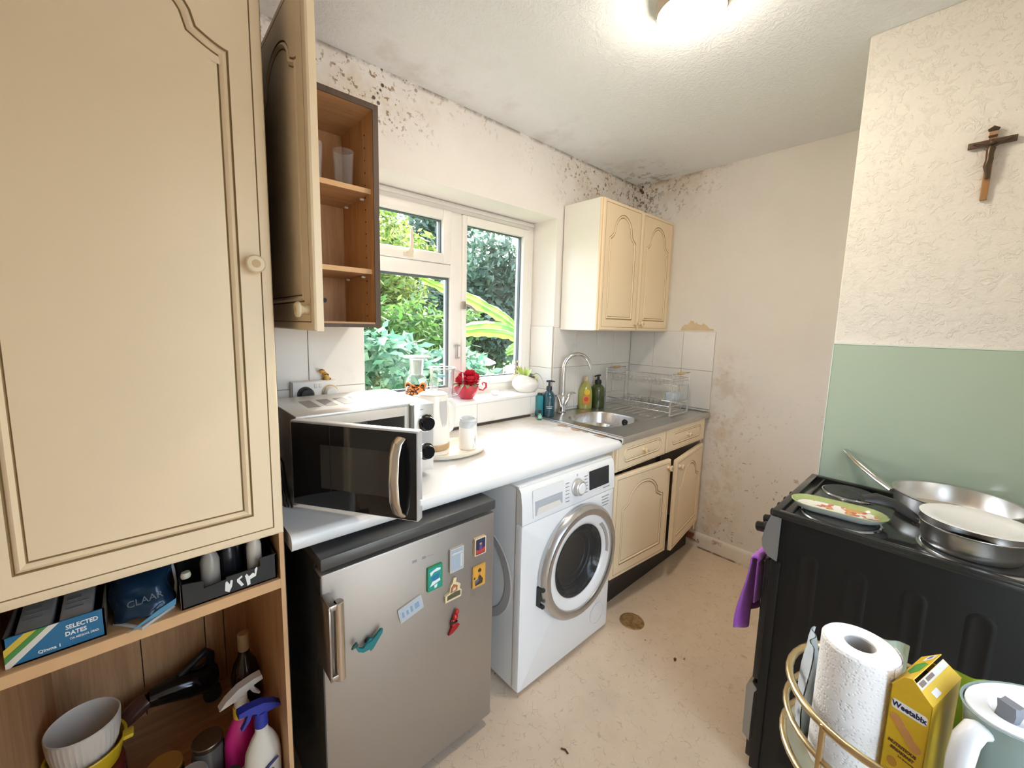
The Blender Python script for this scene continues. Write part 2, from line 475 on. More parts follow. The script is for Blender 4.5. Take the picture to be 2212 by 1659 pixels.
# torn wallpaper above the far tiles
PEEL = pm('bare_plaster', (.72, .57, .37), .9, var=.15, vscale=20)
rnd = random.Random(4)
top = [(-.37, 0)]+[(-.37-.215*i/24, .012+.050*math.sin(math.pi*min(1, i/24*1.15))**.6*(1-.45*i/24)*(1+.35*rnd.uniform(-1, 1))) for i in range(1, 24)]+[(-.585, 0)]
part('bare_patch', MB().prism([(-a, b) for a, b in top], .0015, FX(XF-.0015, 0, 1.424) @ Matrix.Translation((0, 0, -.0015))), PEEL, wf, 'torn patch of bare tan plaster above the tiles')

# window
w1 = bpy.data.objects.new('window_1', None); COL.objects.link(w1); w1.location = (1.27, .2, 1.045); w1['kind'] = 'structure'
MW[w1.name] = Matrix.Translation(w1.location)
def ring(x0, x1, z0, z1, w, ya, yb, bev=.004, w4=None):
    l, r, b, t = w4 or (w, w, w, w)
    m = MB()
    m.box(x0, x0+l, ya, yb, z0, z1, bev); m.box(x1-r, x1, ya, yb, z0, z1, bev)
    m.box(x0+l-.002, x1-r+.002, ya, yb, z0, z0+b, bev); m.box(x0+l-.002, x1-r+.002, ya, yb, z1-t, z1, bev)
    return m
part('outer_frame', ring(.692, 1.843, 1.046, 2.044, .045, .185, .25), UPVC, w1)
part('mullion', MB().box(1.235, 1.305, .185, .25, 1.088, 2.0, .004), UPVC, w1)
part('transom', MB().box(.735, 1.237, .186, .25, 1.667, 1.733, .004), UPVC, w1)
GASK = pm('grey_gasket', (.10, .12, .14), .6)
sash = part('sash', ring(.738, 1.234, 1.734, 1.998, .05, .172, .24, .006), UPVC, w1)
part('gasket', ring(.786, 1.186, 1.782, 1.95, .008, .195, .215, 0), GASK, sash)
part('pane', MB().box(.79, 1.182, .206, .21, 1.786, 1.946), PANE, sash)
sash2 = part('sash', ring(1.304, 1.80, 1.09, 1.996, .05, .172, .24, .006, (.03, .052, .042, .045)), UPVC, w1)
part('gasket', ring(1.333, 1.75, 1.13, 1.953, .008, .195, .215, 0), GASK, sash2)
part('pane', MB().box(1.338, 1.745, .206, .21, 1.135, 1.948), PANE, sash2)
part('gasket', ring(.737, 1.236, 1.09, 1.668, .012, .20, .215, 0), GASK, w1)
part('pane', MB().box(.745, 1.23, .207, .211, 1.10, 1.66), PANE, w1)
part('window_handle', MB().tube([(.985, .165, 1.755), (.99, .150, 1.765), (.994, .150, 1.80), (.994, .152, 1.868)], [.014, .013, .009, .006], 10).box(.96, 1.01, .163, .173, 1.742, 1.762, .003), pm('ivory_plastic', (.72, .64, .52), .4), sash, 'ivory lever handle')
part('window_handle', MB().box(1.298, 1.322, .160, .174, 1.51, 1.55, .004).tube([(1.312, .155, 1.535), (1.34, .145, 1.525), (1.39, .143, 1.49)], [.008, .007, .005], 8), pm('handle_grey', (.35, .30, .24), .4, .4), sash2)
part('catch', MB().box(1.27, 1.282, .176, .186, 1.248, 1.322, .002).box(1.258, 1.294, .172, .185, 1.312, 1.320, .002).box(1.268, 1.292, .172, .185, 1.246, 1.254, .002), SILVERP, w1)
part('trickle_trim', MB().box(.70, 1.835, .176, .186, 2.018, 2.034, .003), UPVC, w1)
part('window_sill', MB().box(.69, 1.845, -.014, .19, 1.029, 1.046, .004), pm('white_sill', (.85, .84, .82), .35, var=.02), w1)
part('outer_sill', MB().box(.66, 1.875, .24, .36, 1.0, 1.04, .006), UPVC, w1)

# unseen glazed double door, added behind the camera to light the lower room
d1 = bpy.data.objects.new('added_fill_door', None); COL.objects.link(d1); d1.location = ((DX0+DX1)/2, YR-.05, 0); d1['kind'] = 'structure'
MW[d1.name] = Matrix.Translation(d1.location)
part('fill_door_frame', ring(DX0, DX1, 0, 2.06, .05, YR-.09, YR-.02), UPVC, d1)
part('fill_door_leaf', ring(DX0+.05, DX1-.05, .05, 2.01, .08, YR-.075, YR-.03), UPVC, d1)
DXM = (DX0+DX1)/2
part('meeting_stile', MB().box(DXM-.06, DXM+.06, YR-.075, YR-.03, .13, 1.94, .004), UPVC, d1)
for a_, b2_ in ((DX0+.13, DXM-.06), (DXM+.06, DX1-.13)): part('pane', MB().box(a_, b2_, YR-.055, YR-.051, .13, 1.93), PANE, d1)
part('door_handle', MB().tube([(DX1-.09, YR-.03, 1.02), (DX1-.09, YR+.01, 1.02), (DX1-.20, YR+.012, 1.02)], .008, 8), CHROME, d1)

# ------------------------------------------------------------------ cupboard doors with routed panels
def arch_s(t): return .20*(t/.28)**1.4 if t < .28 else .20+.80*math.sqrt(max(0, 1-((1-t)/.72)**2))**1.15
def arch_outline(w, h, a, b, zs, zp, n=25, inner=None):
    P = [(a, b), (w-a, b)]
    for i in range(0, n+1):
        t = i/n; s = arch_s(t)
        P.append((w-a-(w/2-a)*t, zs+(zp-zs)*s))
    for i in range(n-1, -1, -1):
        t = i/n; s = arch_s(t)
        P.append((a+(w/2-a)*t, zs+(zp-zs)*s))
    return P
def offset(P, d):
    out = []; n = len(P)
    for i in range(n):
        a, b, c = Vector(P[i-1]), Vector(P[i]), Vector(P[(i+1) % n])
        e1, e2 = (b-a).normalized(), (c-b).normalized()
        n1, n2 = Vector((-e1.y, e1.x)), Vector((-e2.y, e2.x))
        m = (n1+n2); m = m/max(m.length_squared/2, .35) if m.length > 1e-6 else n1
        q = b+m*d; out.append((q.x, q.y))
    return out
def panel_door(w, h, outline, k=1.0, thick=.02, edge=.018):
    """front faces -y at y=-thick; origin at the lower left back corner; material 1 = brown glaze in the grooves"""
    b = bmesh.new()
    def loop(P, y): return [b.verts.new((x, y, z)) for x, z in P]
    def rect(i): return [(i, i), (w-i, i), (w-i, h-i), (i, h-i)]
    def band(A, B, mi=0):
        for i in range(len(A)):
            j = (i+1) % len(A); f = b.faces.new((A[i], A[j], B[j], B[i])); f.material_index = mi
    f = -thick
    seq = [(0, 0, 0), (0, f+.006, 0), (.0025, f+.002, 0), (.007, f, 0), (edge, f, 0), (edge+.0012*k, f+.0022*k, 1), (edge+.0026*k, f, 1)]
    L = [loop(rect(i), y) for i, y, m in seq]
    bk = b.faces.new(L[0])
    for i in range(1, len(L)): band(L[i-1], L[i], seq[i][2])
    prof = [(0, f, 0), (.002*k, f+.0042*k, 1), (.0042*k, f+.001, 1), (.010*k, f-.0022*k, 0), (.0165*k, f+.0028*k, 0), (.018*k, f+.006*k, 1), (.020*k, f+.003*k, 1), (.034*k, f+.0005, 0)]
    A = [loop(offset(outline, d), y) for d, y, m in prof]
    for i in range(1, len(A)): band(A[i-1], A[i], prof[i][2])
    b.faces.new(A[-1])
    def edges(Lp):
        e = []
        for i in range(len(Lp)):
            x = b.edges.get((Lp[i], Lp[(i+1) % len(Lp)])); e.append(x)
        return e
    bmesh.ops.triangle_fill(b, edges=edges(L[-1])+edges(A[0]), use_beauty=True)
    bmesh.ops.recalc_face_normals(b, faces=b.faces[:])
    return b
KNOBW = pm('knob_wood', (.55, .36, .16), .4)
KNOBC = pm('knob_cream', (.74, .60, .38), .3)
def knob_mb(M, r=.017, l=.028):
    m = MB()
    p = [(0, 0), (r*.72, 0), (r*.6, l*.18), (r*.5, l*.4), (r*.62, l*.55), (r*.95, l*.68), (r, l*.82), (r*.85, l*.96), (r*.45, l), (0, l*.97)]
    return m.lathe(p, seg=18, mi=[0]*8+[1], M=M @ Matrix.Rotation(R(90), 4, 'X'))
def add_door(parent, M, w, h, outline, knob, k=1.0, name='door', edge=.018, kr=.017):
    d = part(name, MB(M).bm(panel_door(w, h, outline, k, edge=edge)), [CREAM, GLAZE], parent, smooth=30)
    part('knob', knob_mb(M @ Matrix.Translation((knob[0], -.019, knob[1])), kr), [KNOBC, KNOBW], d)
    return d

# tall larder cupboard, lower door missing
LX0, LX1 = -.258, .2335
t = thing('larder_cupboard', 'tall cream larder cupboard with arched upper door and open wooden shelves below', 'cupboard', (-.008, -.3, 0))
part('side_panel', MB().box(.224, LX1, -.58, -.02, 0, 2.13).box(.2238, LX1, -.581, -.5795, 0, 2.13, mi=1), [WOODI, WOODE], t)
part('side_facing', MB().box(LX1, LX1+.0015, -.581, -.02, 0, 2.13), DKWOOD, t)
part('side_panel', MB().box(LX0, -.24, -.58, -.02, 0, 2.13), WOODI, t)
part('top_panel', MB().box(-.24, .224, -.58, -.02, 2.112, 2.13), WOODI, t)
for a, b_ in ((-.24, -.055), (-.052, .105), (.108, .158), (.161, .224)):
    part('back_board', MB().box(a, b_, -.03, -.02, .15, 2.112), WOODI, t)
part('shelf', MB().box(-.24, .224, -.575, -.03, .776, .80).box(-.24, .224, -.58, -.575, .776, .80, mi=1), [WOODL, WOODE], t)
part('floor_board', MB().box(-.24, .224, -.578, -.03, .155, .175), WOODL, t)
part('plinth', MB().box(-.24, .224, -.54, -.52, 0, .155), DKWOOD, t)
DW, DH = .476, 1.196
add_door(t, Matrix.Translation((-.2445, -.58, .924)), DW, DH, arch_outline(DW, DH, .060, .060, 1.030, 1.142, 25), (.441, .62), 1.0, edge=.02, kr=.019)

# wall cabinet standing open, its door swung right round
t = thing('open_wall_cabinet', 'open brown wall cabinet with bare beech shelves and cream door swung open', 'cabinet', (.466, -.14, 1.41))
CX0, CX1, CZ0, CZ1 = .285, .632, 1.41, 2.126
part('side_panel', MB().box(CX1-.018, CX1, -.278, -.004, CZ0, CZ1).box(CX1-.018, CX1+.0005, -.281, -.277, CZ0, CZ1, mi=1), [WOODI, DKWOOD], t)
part('side_panel', MB().box(CX0, CX0+.018, -.278, -.004, CZ0, CZ1), WOODI, t)
part('top_panel', MB().box(CX0+.018, CX1-.018, -.278, -.004, CZ1-.018, CZ1).box(CX0, CX1-.018, -.281, -.277, CZ1-.018, CZ1, mi=1), [WOODL, DKWOOD], t)
part('bottom_panel', MB().box(CX0+.018, CX1-.018, -.278, -.004, CZ0, CZ0+.018).box(CX0, CX1-.018, -.281, -.277, CZ0, CZ0+.012, mi=1), [WOODL, DKWOOD], t)
part('back_panel', MB().box(CX0+.018, CX1-.018, -.012, -.004, CZ0+.018, CZ1-.018), WOODI, t)
for z in (1.868, 1.607):
    s = part('shelf', MB().box(CX0+.018, CX1-.018, -.255, -.012, z-.016, z).box(CX0+.018, CX1-.018, -.258, -.255, z-.016, z, mi=1), [WOODL, WOODE], t)
    for y in (-.20, -.06): part('shelf_peg', MB().cyl((CX1-.019, y, z-.022), .004, .012, '-x', 8), WHITEP, s)
for z in [1.45+.04*i for i in range(16)]: part('peg_hole', MB().cyl((CX1-.0185, -.215, z), .0028, .001, '-x', 8), BLACKP, t)
part('cable_hole', MB().cyl((.535, -.0125, 1.507), .009, .001, '-y', 12), BLACKP, t)
ow, oh = .43, .716
Mo = frame((.283, -.285, CZ0-.003), (0, -1, 0), (-1, 0, 0))     # local x along the open door, local y = thickness
Mo = Matrix.Translation((.300, -.287, CZ0-.004)) @ Matrix.Rotation(R(-90), 4, 'Z')
add_door(t, Mo, ow, oh, arch_outline(ow, oh, .06, .062, .56, .645), (ow-.035, .045), .9)

# wall cabinet over the sink
t = thing('wall_cabinet', 'closed cream wall cabinet with two arched doors above the sink', 'cabinet', (2.29, -.14, 1.411))
part('carcass', MB().box(1.893, 2.686, -.262, -.009, 1.411, 2.122, .002, seg=1), CABWHITE, t, 'white melamine side')
for x0, kx in ((1.899, .357), (2.292, .03)):
    add_door(t, Matrix.Translation((x0, -.262, 1.414)), .388, .705, arch_outline(.388, .705, .06, .062, .51, .645), (kx, .042), .9)
part('end_trim', MB().box(1.889, 1.897, -.272, -.262, 1.414, 2.119, .001), CREAM, t)

# ------------------------------------------------------------------ worktop and sink run
t = thing('worktop', 'long white laminate worktop with rounded front edge under the window', 'worktop', (.96, -.3, .87))
prof = [(0, .87), (0, .91)]+[(-.585-.02*math.sin(R(a)), .89+.02*math.cos(R(a))) for a in range(0, 91, 15)]+[(-.605, .885), (-.603, .876), (-.598, .87)]
def worktop_mat():
    g = G('white_laminate'); x, y, z = g.xyz()
    c = g.mix(g.noise(4, 3), (.74, .735, .725), (.79, .785, .775))
    st = g.mul(g.rng(y, -.16, -.02), g.rng(g.noise(5, 4, .6), .40, .62), .5)
    c = g.mix(st, c, (.60, .48, .34)); g.set(col=c, rough=.22, spec=.5); return g.m
slab = MB().prism(prof, 1.43, frame((.246, 0, 0), (0, 1, 0), (0, 0, 1)))
def sag(x, y): return .012*max(0, (x-.246)/1.43)*(-y/.6)          # the old top has sunk a little at its far front corner
slab.V = [(x, y, z-sag(x, y)) for x, y, z in slab.V]
part('slab', slab, worktop_mat(), t)
part('joint_strip', MB().box(1.672, 1.692, -.607, -.01, .905, .9135, .002).box(1.674, 1.69, -.612, -.604, .885, .9125, .002), pm('brushed_aluminium', (.66, .67, .68), .3, .9), t, 'metal strip over the joint beside the sink')
chip = pm('exposed_chipboard', (.42, .29, .19), .9, var=.2, vscale=40)
rnd = random.Random(9)
for cx, cy, lx, ly in ((1.658, -.25, .020, .035), (1.656, -.345, .022, .032), (1.662, -.40, .012, .018), (1.655, -.49, .020, .036)):
    P = [(cx+lx*.9*math.cos(a)*(1+.35*rnd.uniform(-1, 1)), cy+ly*math.sin(a)*(1+.3*rnd.uniform(-1, 1))) for a in [i*2*math.pi/14 for i in range(14)]]
    P = [(min(x, 1.672), y) for x, y in P]
    part('chipped_patch', MB().prism(P, .0006, Matrix.Translation((0, 0, .9104-sag(cx, cy)))), chip, t)
part('back_gap', MB().box(.70, 1.665, -.008, -.001, .912, .922), pm('dark_gap', (.06, .04, .03), .9), t)

t = thing('kitchen_sink', 'stainless steel inset sink top with deep bowl and ribbed drainer', 'sink', (2.19, -.3, .87))
def sink_mesh():
    b = bmesh.new(); cx, cy = 1.97, -.292
    def sup(hx, hy, z, n=40, e=3.2):
        L = []
        for i in range(n):
            a = 2*math.pi*i/n; c, s = math.cos(a), math.sin(a)
            L.append(b.verts.new((cx+hx*math.copysign(abs(c)**(2/e), c), cy+hy*math.copysign(abs(s)**(2/e), s), z)))
        return L
    def rc(x0, x1, y0, y1, z): return [b.verts.new(v) for v in ((x0, y0, z), (x1, y0, z), (x1, y1, z), (x0, y1, z))]
    def band(A, B):
        for i in range(len(A)): b.faces.new((A[i], A[(i+1) % len(A)], B[(i+1) % len(A)], B[i]))
    x0, x1, y0, y1 = 1.692, 2.684, -.606, -.008
    O = [rc(x0, x1, y0, y1, .880), rc(x0, x1, y0, y1, .908), rc(x0+.004, x1-.004, y0+.004, y1-.004, .913), rc(x0+.018, x1-.016, y0+.018, y1-.016, .913), rc(x0+.024, x1-.022, y0+.026, y1-.022, .9105)]
    for i in range(len(O)-1): band(O[i], O[i+1])
    I = [sup(.188, .172, .9105), sup(.182, .166, .9085), sup(.178, .162, .900), sup(.170, .155, .82), sup(.160, .146, .785), sup(.13, .118, .765), sup(.04, .04, .758, e=2.0)]
    for i in range(len(I)-1): band(I[i], I[i+1])
    b.faces.new(I[-1])
    E = lambda L: [b.edges.get((L[i], L[(i+1) % len(L)])) for i in range(len(L))]
    bmesh.ops.triangle_fill(b, edges=E(O[-1])+E(I[0]), use_beauty=True)
    bmesh.ops.recalc_face_normals(b, faces=b.faces[:]); return b
part('basin_deck', MB().bm(sink_mesh()), SINKM, t, smooth=40)
for i in range(8):
    y = -.13-.048*i
    part('drainer_rib', MB().tube([(2.24, y, .9095), (2.27, y, .911), (2.60, y, .911), (2.63, y, .9095)], .0045, 6, flat=1.6), SINKM, t)
part('overflow', MB(frame((2.140, -.33, .868), (0, 1, 0), (.06, 0, 1))).lathe([(.009, 0), (.010, .002), (.019, .003), (.020, 0)], seg=20).lathe([(0, .002), (.006, .002), (.006, 0)], seg=12).box(-.002, .002, -.045, -.02, 0, .002), BLACKP, t)
part('plug_hole', MB().lathe([(0, .001), (.02, .001), (.022, .003), (.036, .003), (.038, 0)], (1.97, -.292, .758), 24), CHROME, t)

t = thing('sink_base_cabinet', 'cream base cabinet under the sink with two drawers and two sagging doors', 'cabinet', (2.15, -.3, 0))
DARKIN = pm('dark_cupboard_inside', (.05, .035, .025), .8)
part('side_panel', MB().box(1.642, 1.662, -.578, -.02, .13, .868).box(1.6425, 1.6615, -.580, -.578, .13, .868, mi=0), CREAM, t)
part('side_panel', MB().box(2.632, 2.65, -.578, -.02, .13, .878), CREAM, t)
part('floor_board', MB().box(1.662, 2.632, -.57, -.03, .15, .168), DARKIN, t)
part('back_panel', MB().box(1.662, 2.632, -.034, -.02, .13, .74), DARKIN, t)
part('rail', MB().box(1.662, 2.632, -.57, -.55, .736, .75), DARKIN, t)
part('plinth', MB().box(1.642, 2.65, -.53, -.51, 0, .15), BLACKP, t)
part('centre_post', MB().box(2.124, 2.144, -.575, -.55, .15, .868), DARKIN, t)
def drawer(x0, w):
    o = rrect(.055, w-.055, .035, .143-.035, .033, 6)
    o = o[::1]
    add_door(t, Matrix.Translation((x0, -.580, .745)), w, .143, o, (w/2, .0715), .62, 'drawer_front', .009, .015)
drawer(1.652, .475); drawer(2.139, .49)
Md = Matrix.Translation((1.650, -.580, .197)) @ Matrix.Rotation(R(-4.5), 4, 'Z')
add_door(t, Md, .482, .528, arch_outline(.482, .528, .062, .060, .355, .468), (.452, .488), .85)
Md = Matrix.Translation((2.632, -.578, .197)) @ Matrix.Rotation(R(7.5), 4, 'Z') @ Matrix.Translation((-.49, 0, 0))
add_door(t, Md, .49, .522, arch_outline(.49, .522, .062, .060, .35, .462), (.035, .482), .85)

# green glass splashback
g_ = G('green_back_painted_glass'); g_.set(col=g_.mix(g_.noise(2, 2), (.44, .55, .43), (.48, .58, .46)), rough=.09, spec=.55, coat=.3)
t = thing('glass_splashback', 'sage green glass splashback on the wall beside the cooker', 'splashback', (1.883, -1.63, .9))
part('panel', MB().box(1.881, 1.889, -1.955, -1.319, .88, 1.388, .0015, seg=1), g_.m, t)
part('edge_strip', MB().box(1.880, 1.8895, -1.3195, -1.3165, .88, 1.390).box(1.880, 1.8895, -1.955, -1.3165, 1.388, 1.392), pm('pale_glass_edge', (.72, .80, .74), .2), t)
# ------------------------------------------------------------------ appliances
PRINTK = pm('grey_print', (.25, .25, .26), .6)
# washing machine
t = thing('washing_machine', 'white front loading washing machine with silver ringed porthole door', 'washing machine', (1.294, -.33, 0))
part('body', MB().box(1.002, 1.586, -.598, -.06, .018, .838, .006), WHITEE, t)
def holed_front():
    q = bmesh.new()
    def lp(P, y): return [q.verts.new((x, y, z)) for x, z in P]
    Rr = [lp(rrect(1.0+i, 1.588-i, .020+i, .7005-i, .008, 4), y) for i, y in ((0, -.600), (0, -.625), (.002, -.630), (.007, -.632))]
    Cc = [lp([(1.335+.158*math.cos(2*math.pi*i/60), .448+.158*math.sin(2*math.pi*i/60)) for i in range(60)], y) for y in (-.632, -.5995)]
    for L in (Rr, Cc):
        for k in range(len(L)-1):
            n = len(L[k])
            for i in range(n): q.faces.new((L[k][i], L[k][(i+1) % n], L[k+1][(i+1) % n], L[k+1][i]))
    E = lambda L: [q.edges.get((L[i], L[(i+1) % len(L)])) for i in range(len(L))]
    bmesh.ops.triangle_fill(q, edges=E(Rr[-1])+E(Cc[0]), use_beauty=True)
    bmesh.ops.recalc_face_normals(q, faces=q.faces[:]); return q
part('lower_front', MB().bm(holed_front()), WHITEE, t)
cf = MB().prism([(-.600, .703), (-.632, .703), (-.629, .775), (-.622, .825), (-.612, .838), (-.600, .842)], .588, frame((1.0, 0, 0), (0, 1, 0), (0, 0, 1)))
part('control_panel', cf, WHITEE, t, smooth=50)
part('top_panel', MB().box(1.000, 1.588, -.612, -.06, .8385, .846, .003), WHITEE, t)
tilt = frame((0, 0, 0), (1, 0, 0), (0, .06, 1))
def fasc(x, z, dz=.0): return frame((x, -.6322+.0415*max(0, z-.703)+(.006*max(0, z-.775)/.05), z), (1, 0, 0), (0, .055, 1))
dr = part('detergent_drawer', MB(fasc(1.142, .768)).prism(rrect(-.088, .088, -.052, .054, .004), .003), WHITEE, t)
part('drawer_grip', MB(fasc(1.142, .757)).prism([(-.078, .022), (.078, .022), (.078, -.024), (-.078, -.034)], .0038, side=0).box(-.062, .055, -.004, .014, .0036, .0044), pm('grip_grey', (.42, .44, .47), .4), dr)
part('grip_pocket', MB(fasc(1.142, .757)).prism([(-.060, -.006), (.060, -.006), (.075, -.028), (-.072, -.032)], .0046), pm('grip_cream', (.70, .66, .60), .5), dr)
part('badge', MB(fasc(1.098, .810)).box(-.035, .01, -.002, .002, .003, .0038), pm('red_badge', (.5, .12, .08), .5), dr)
Mk = fasc(1.318, .771)
kb = part('programme_dial', MB(Mk).lathe([(0, 0), (.037, 0), (.037, .004), (.033, .007), (.031, .022), (.027, .026), (0, .026)], seg=36), pm('silver_dial', (.56, .54, .52), .3, .5), t)
part('dial_face', MB(Mk).lathe([(.0, .0285), (.020, .0285), (.023, .026)], seg=30), WHITEE, kb)
dots = MB(Mk)
for i in range(6):
    dots.box(-.075, -.052, .030-.015*i, .033-.015*i, .0002, .0009); dots.box(.048, .070, .032-.014*i, .035-.014*i, .0002, .0009)
dots.box(-.002, .002, .047, .056, .0002, .0009)
part('dial_markings', dots, PRINTK, t)
part('display', MB(fasc(1.471, .777)).prism(rrect(-.071, .071, -.041, .041, .003), .0018), pm('dark_display', (.02, .025, .03), .12), t)
part('printed_icons', MB(fasc(1.53, .716)).box(-.03, .02, .004, .008, .0002, .0008), PRINTK, t)
txt = MB(FY(1.52, -.6323, .66))
for i in range(4): txt.box(-.028+.003*i, .028-.004*(i % 2), .018-.014*i, .022-.014*i, 0, .0006)
part('printed_notes', txt, PRINTK, t)
Mp = frame((1.335, -.632, .448), (1, 0, 0), (0, 0, 1))
ring_ = part('porthole_ring', MB(Mp).lathe([(.243, 0), (.245, .012), (.241, .026), (.229, .038), (.216, .040), (.203, .034), (.200, .028)], seg=72), pm('porthole_silver', (.56, .56, .57), .24, .85), t, 'silver outer ring')
part('porthole_rim', MB(Mp).lathe([(.200, .029), (.190, .030), (.172, .025), (.160, .018), (.156, .012)], seg=72), WHITEE, ring_)
part('hinge_slot', MB(Mp).box(-.247, -.232, -.03, -.018, .004, .034, .002).box(-.247, -.232, -.098, -.086, .004, .034, .002).box(-.2475, -.2425, -.098, -.018, .002, .020), BLACKP, ring_)
part('door_grip', MB(Mp).prism([(.196*math.cos(R(a)), .196*math.sin(R(a))) for a in range(-8, 52, 6)]+[(.172*math.cos(R(a)), .172*math.sin(R(a))) for a in range(50, -10, -6)], .006, Matrix.Translation((0, 0, .0235))), pm('grip_shadow_grey', (.40, .36, .33), .5), ring_)
g_ = G('smoked_porthole_glass'); g_.set(col=(.62, .62, .61), rough=.03, trans=.95, ior=1.25)
part('porthole_glass', MB(Mp).lathe([(.157, .014), (.150, .016), (.140, .006), (.125, -.015), (.10, -.024), (0, -.026)], seg=60), g_.m, ring_)
part('door_seal', MB(Mp).lathe([(.158, .012), (.158, -.002), (.150, -.006), (.146, .0005)], seg=60), RUBBER, ring_)
part('drum', MB(Mp).lathe([(.1575, .0), (.1575, -.0325), (.14, -.0325), (.135, -.028), (.125, -.028), (.12, -.0325), (.105, -.0325), (.10, -.0295), (.092, -.0295), (.088, -.0325), (0, -.0325)], seg=60), pm('bellows_grey', (.045, .043, .042), .35), t)
part('side_pressing', MB(frame((1.0025, -.385, .43), (0, -1, 0), (0, 0, 1))).lathe([(.160, 0), (.162, .003), (.195, .003), (.199, 0)], seg=48, a0=-90, a1=90), pm('side_grey', (.62, .60, .58), .3), t)
part('foot', MB().cyl((1.05, -.56, 0), .02, .02, seg=12), BLACKP, t); part('foot', MB().cyl((1.54, -.56, 0), .02, .02, seg=12), BLACKP, t)
part('filter_flap', MB(FY(1.50, -.6322, .12)).lathe([(.050, 0), (.050, .0015), (.048, .0015), (.048, 0)], seg=28), pm('flap_line', (.6, .6, .6), .4), t)

# fridge
FRD = brushed('brushed_fridge_steel', (.40, .365, .325), (.45, .41, .37), (0, 0, 0), .46, .8, (1, 1, 80))
DGREY = pm('fridge_dark_grey', (.055, .053, .05), .38, .2, var=.04)
t = thing('fridge', 'small stainless steel undercounter fridge covered with souvenir magnets', 'fridge', (.578, -.34, 0))
part('body', MB().box(.300, .855, -.583, -.05, .03, .818, .004), DGREY, t)
part('top_panel', MB().box(.297, .858, -.646, -.05, .818, .850, .004), pm('fridge_top_grey', (.085, .083, .08), .28, .3, var=.04), t)
part('door', MB().box(.298, .858, -.642, -.590, .045, .806, .006), FRD, t)
part('door_edge', MB().box(.2965, .2995, -.640, -.592, .05, .800), DGREY, t)
part('kick_plate', MB().box(.305, .852, -.60, -.57, .005, .045), BLACKP, t)
h = part('handle', MB().cyl((.322, -.690, .548), .0125, .208, seg=20, bev=.0015), pm('handle_steel', (.60, .54, .47), .25, 1.0), t, 'vertical steel bar handle')
part('handle_bracket', MB().box(.296, .318, -.700, -.640, .742, .756, .002).box(.296, .318, -.700, -.640, .556, .570, .002).box(.2955, .3005, -.70, -.60, .56, .752, .001), pm('bracket_steel', (.45, .41, .37), .3, 1.0), h)
part('badge', MB(FY(.585, -.6422, .745)).box(-.036, -.022, -.004, .004, 0, .0005).box(-.004, .008, -.004, .004, 0, .0005).box(.010, .036, -.001, .0, 0, .0005), PRINTK, t)

# fridge magnets, each a thing
def magnet(name, x, z, w, h, rot, cols, label, marks=(), th=.006, shape=None):
    M = FY(x, -.6425, z) @ Matrix.Rotation(R(rot), 4, 'Z')
    o = thing(name, label, 'magnet', (x, -.6425, z-h/2), group='souvenir magnets on the fridge door')
    P = shape or rrect(-w/2, w/2, -h/2, h/2, .003, 3)
    part('backing', MB(M).prism(P, th), pm(name+'_back', cols[0], .4), o)
    if not shape: part('face', MB(M).prism(rrect(-w/2+.004, w/2-.004, -h/2+.004, h/2-.004, .002, 3), .0006, z0=th), pm(name+'_face', cols[1], .35), o)
    for i, (c, Pm) in enumerate(marks):
        part('motif', MB(M).prism([(a*w, b*h) for a, b in Pm], .0012+.0003*i, z0=th), pm(name+'_m%d' % i, c, .4), o)
    return o
magnet('green_magnet', .621, .671, .052, .077, 0, ((.02, .26, .09), (.02, .30, .27)), 'green and teal rectangular magnet with white script, left of the card magnet',
       [((.8, .85, .85), [(-.35, .28), (.1, .38), (.36, .34), (.34, .26), (-.1, .25), (-.3, .12)]), ((.02, .16, .34), [(-.3, .05), (.3, .15), (.2, -.1), (-.1, -.12)]), ((.8, .84, .8), [(-.36, -.3), (-.2, -.12), (.3, -.08), (.34, -.18), (0, -.24)]), ((.75, .78, .75), [(-.08, -.30), (.14, -.27), (.10, -.40), (-.05, -.42)])])
magnet('card_magnet', .699, .701, .052, .077, 0, ((.50, .48, .44), (.36, .43, .49)), 'pale blue and grey framed magnet above the bell shaped magnet',
       [((.60, .58, .54), [(-.38, .30), (.38, .30), (.38, .24), (-.38, .24)]), ((.60, .58, .53), [(.22, .2), (.36, .2), (.36, -.36), (.22, -.36)])], .009)
magnet('dark_blue_magnet', .791, .712, .046, .060, 0, ((.72, .55, .36), (.03, .04, .08)), 'dark blue and red souvenir magnet in the upper right corner of the fridge',
       [((.50, .05, .04), [(-.4, -.38), (.4, -.38), (.4, -.1), (.15, -.18), (0, -.05), (-.2, -.2), (-.4, -.12)]), ((.60, .30, .16), [(-.08, .1), (.08, .1), (.1, .2), (-.1, .2)]), ((.14, .08, .20), [(-.14, -.2), (.14, -.2), (.1, .1), (-.1, .1)])], .010)
magnet('orange_magnet', .791, .606, .053, .076, 0, ((.55, .32, .09), (.66, .34, .05)), 'orange rectangular magnet with a dark seated figure',
       [((.06, .03, .02), [(-.1, .30), (.05, .36), (.16, .26), (.05, .05), (.3, -.2), (.25, -.38), (-.3, -.4), (-.34, -.22), (-.1, -.1), (.0, .15), (-.1, .22)]), ((.10, .13, .2), [(-.35, -.16), (-.05, -.1), (0, -.22), (-.3, -.3)]), ((.55, .26, .08), [(-.05, .14), (.06, .2), (.1, .06), (0, .02)]), ((.05, .03, .02), [(-.42, .0), (-.32, .02), (-.33, -.07), (-.42, -.07)])], .005)
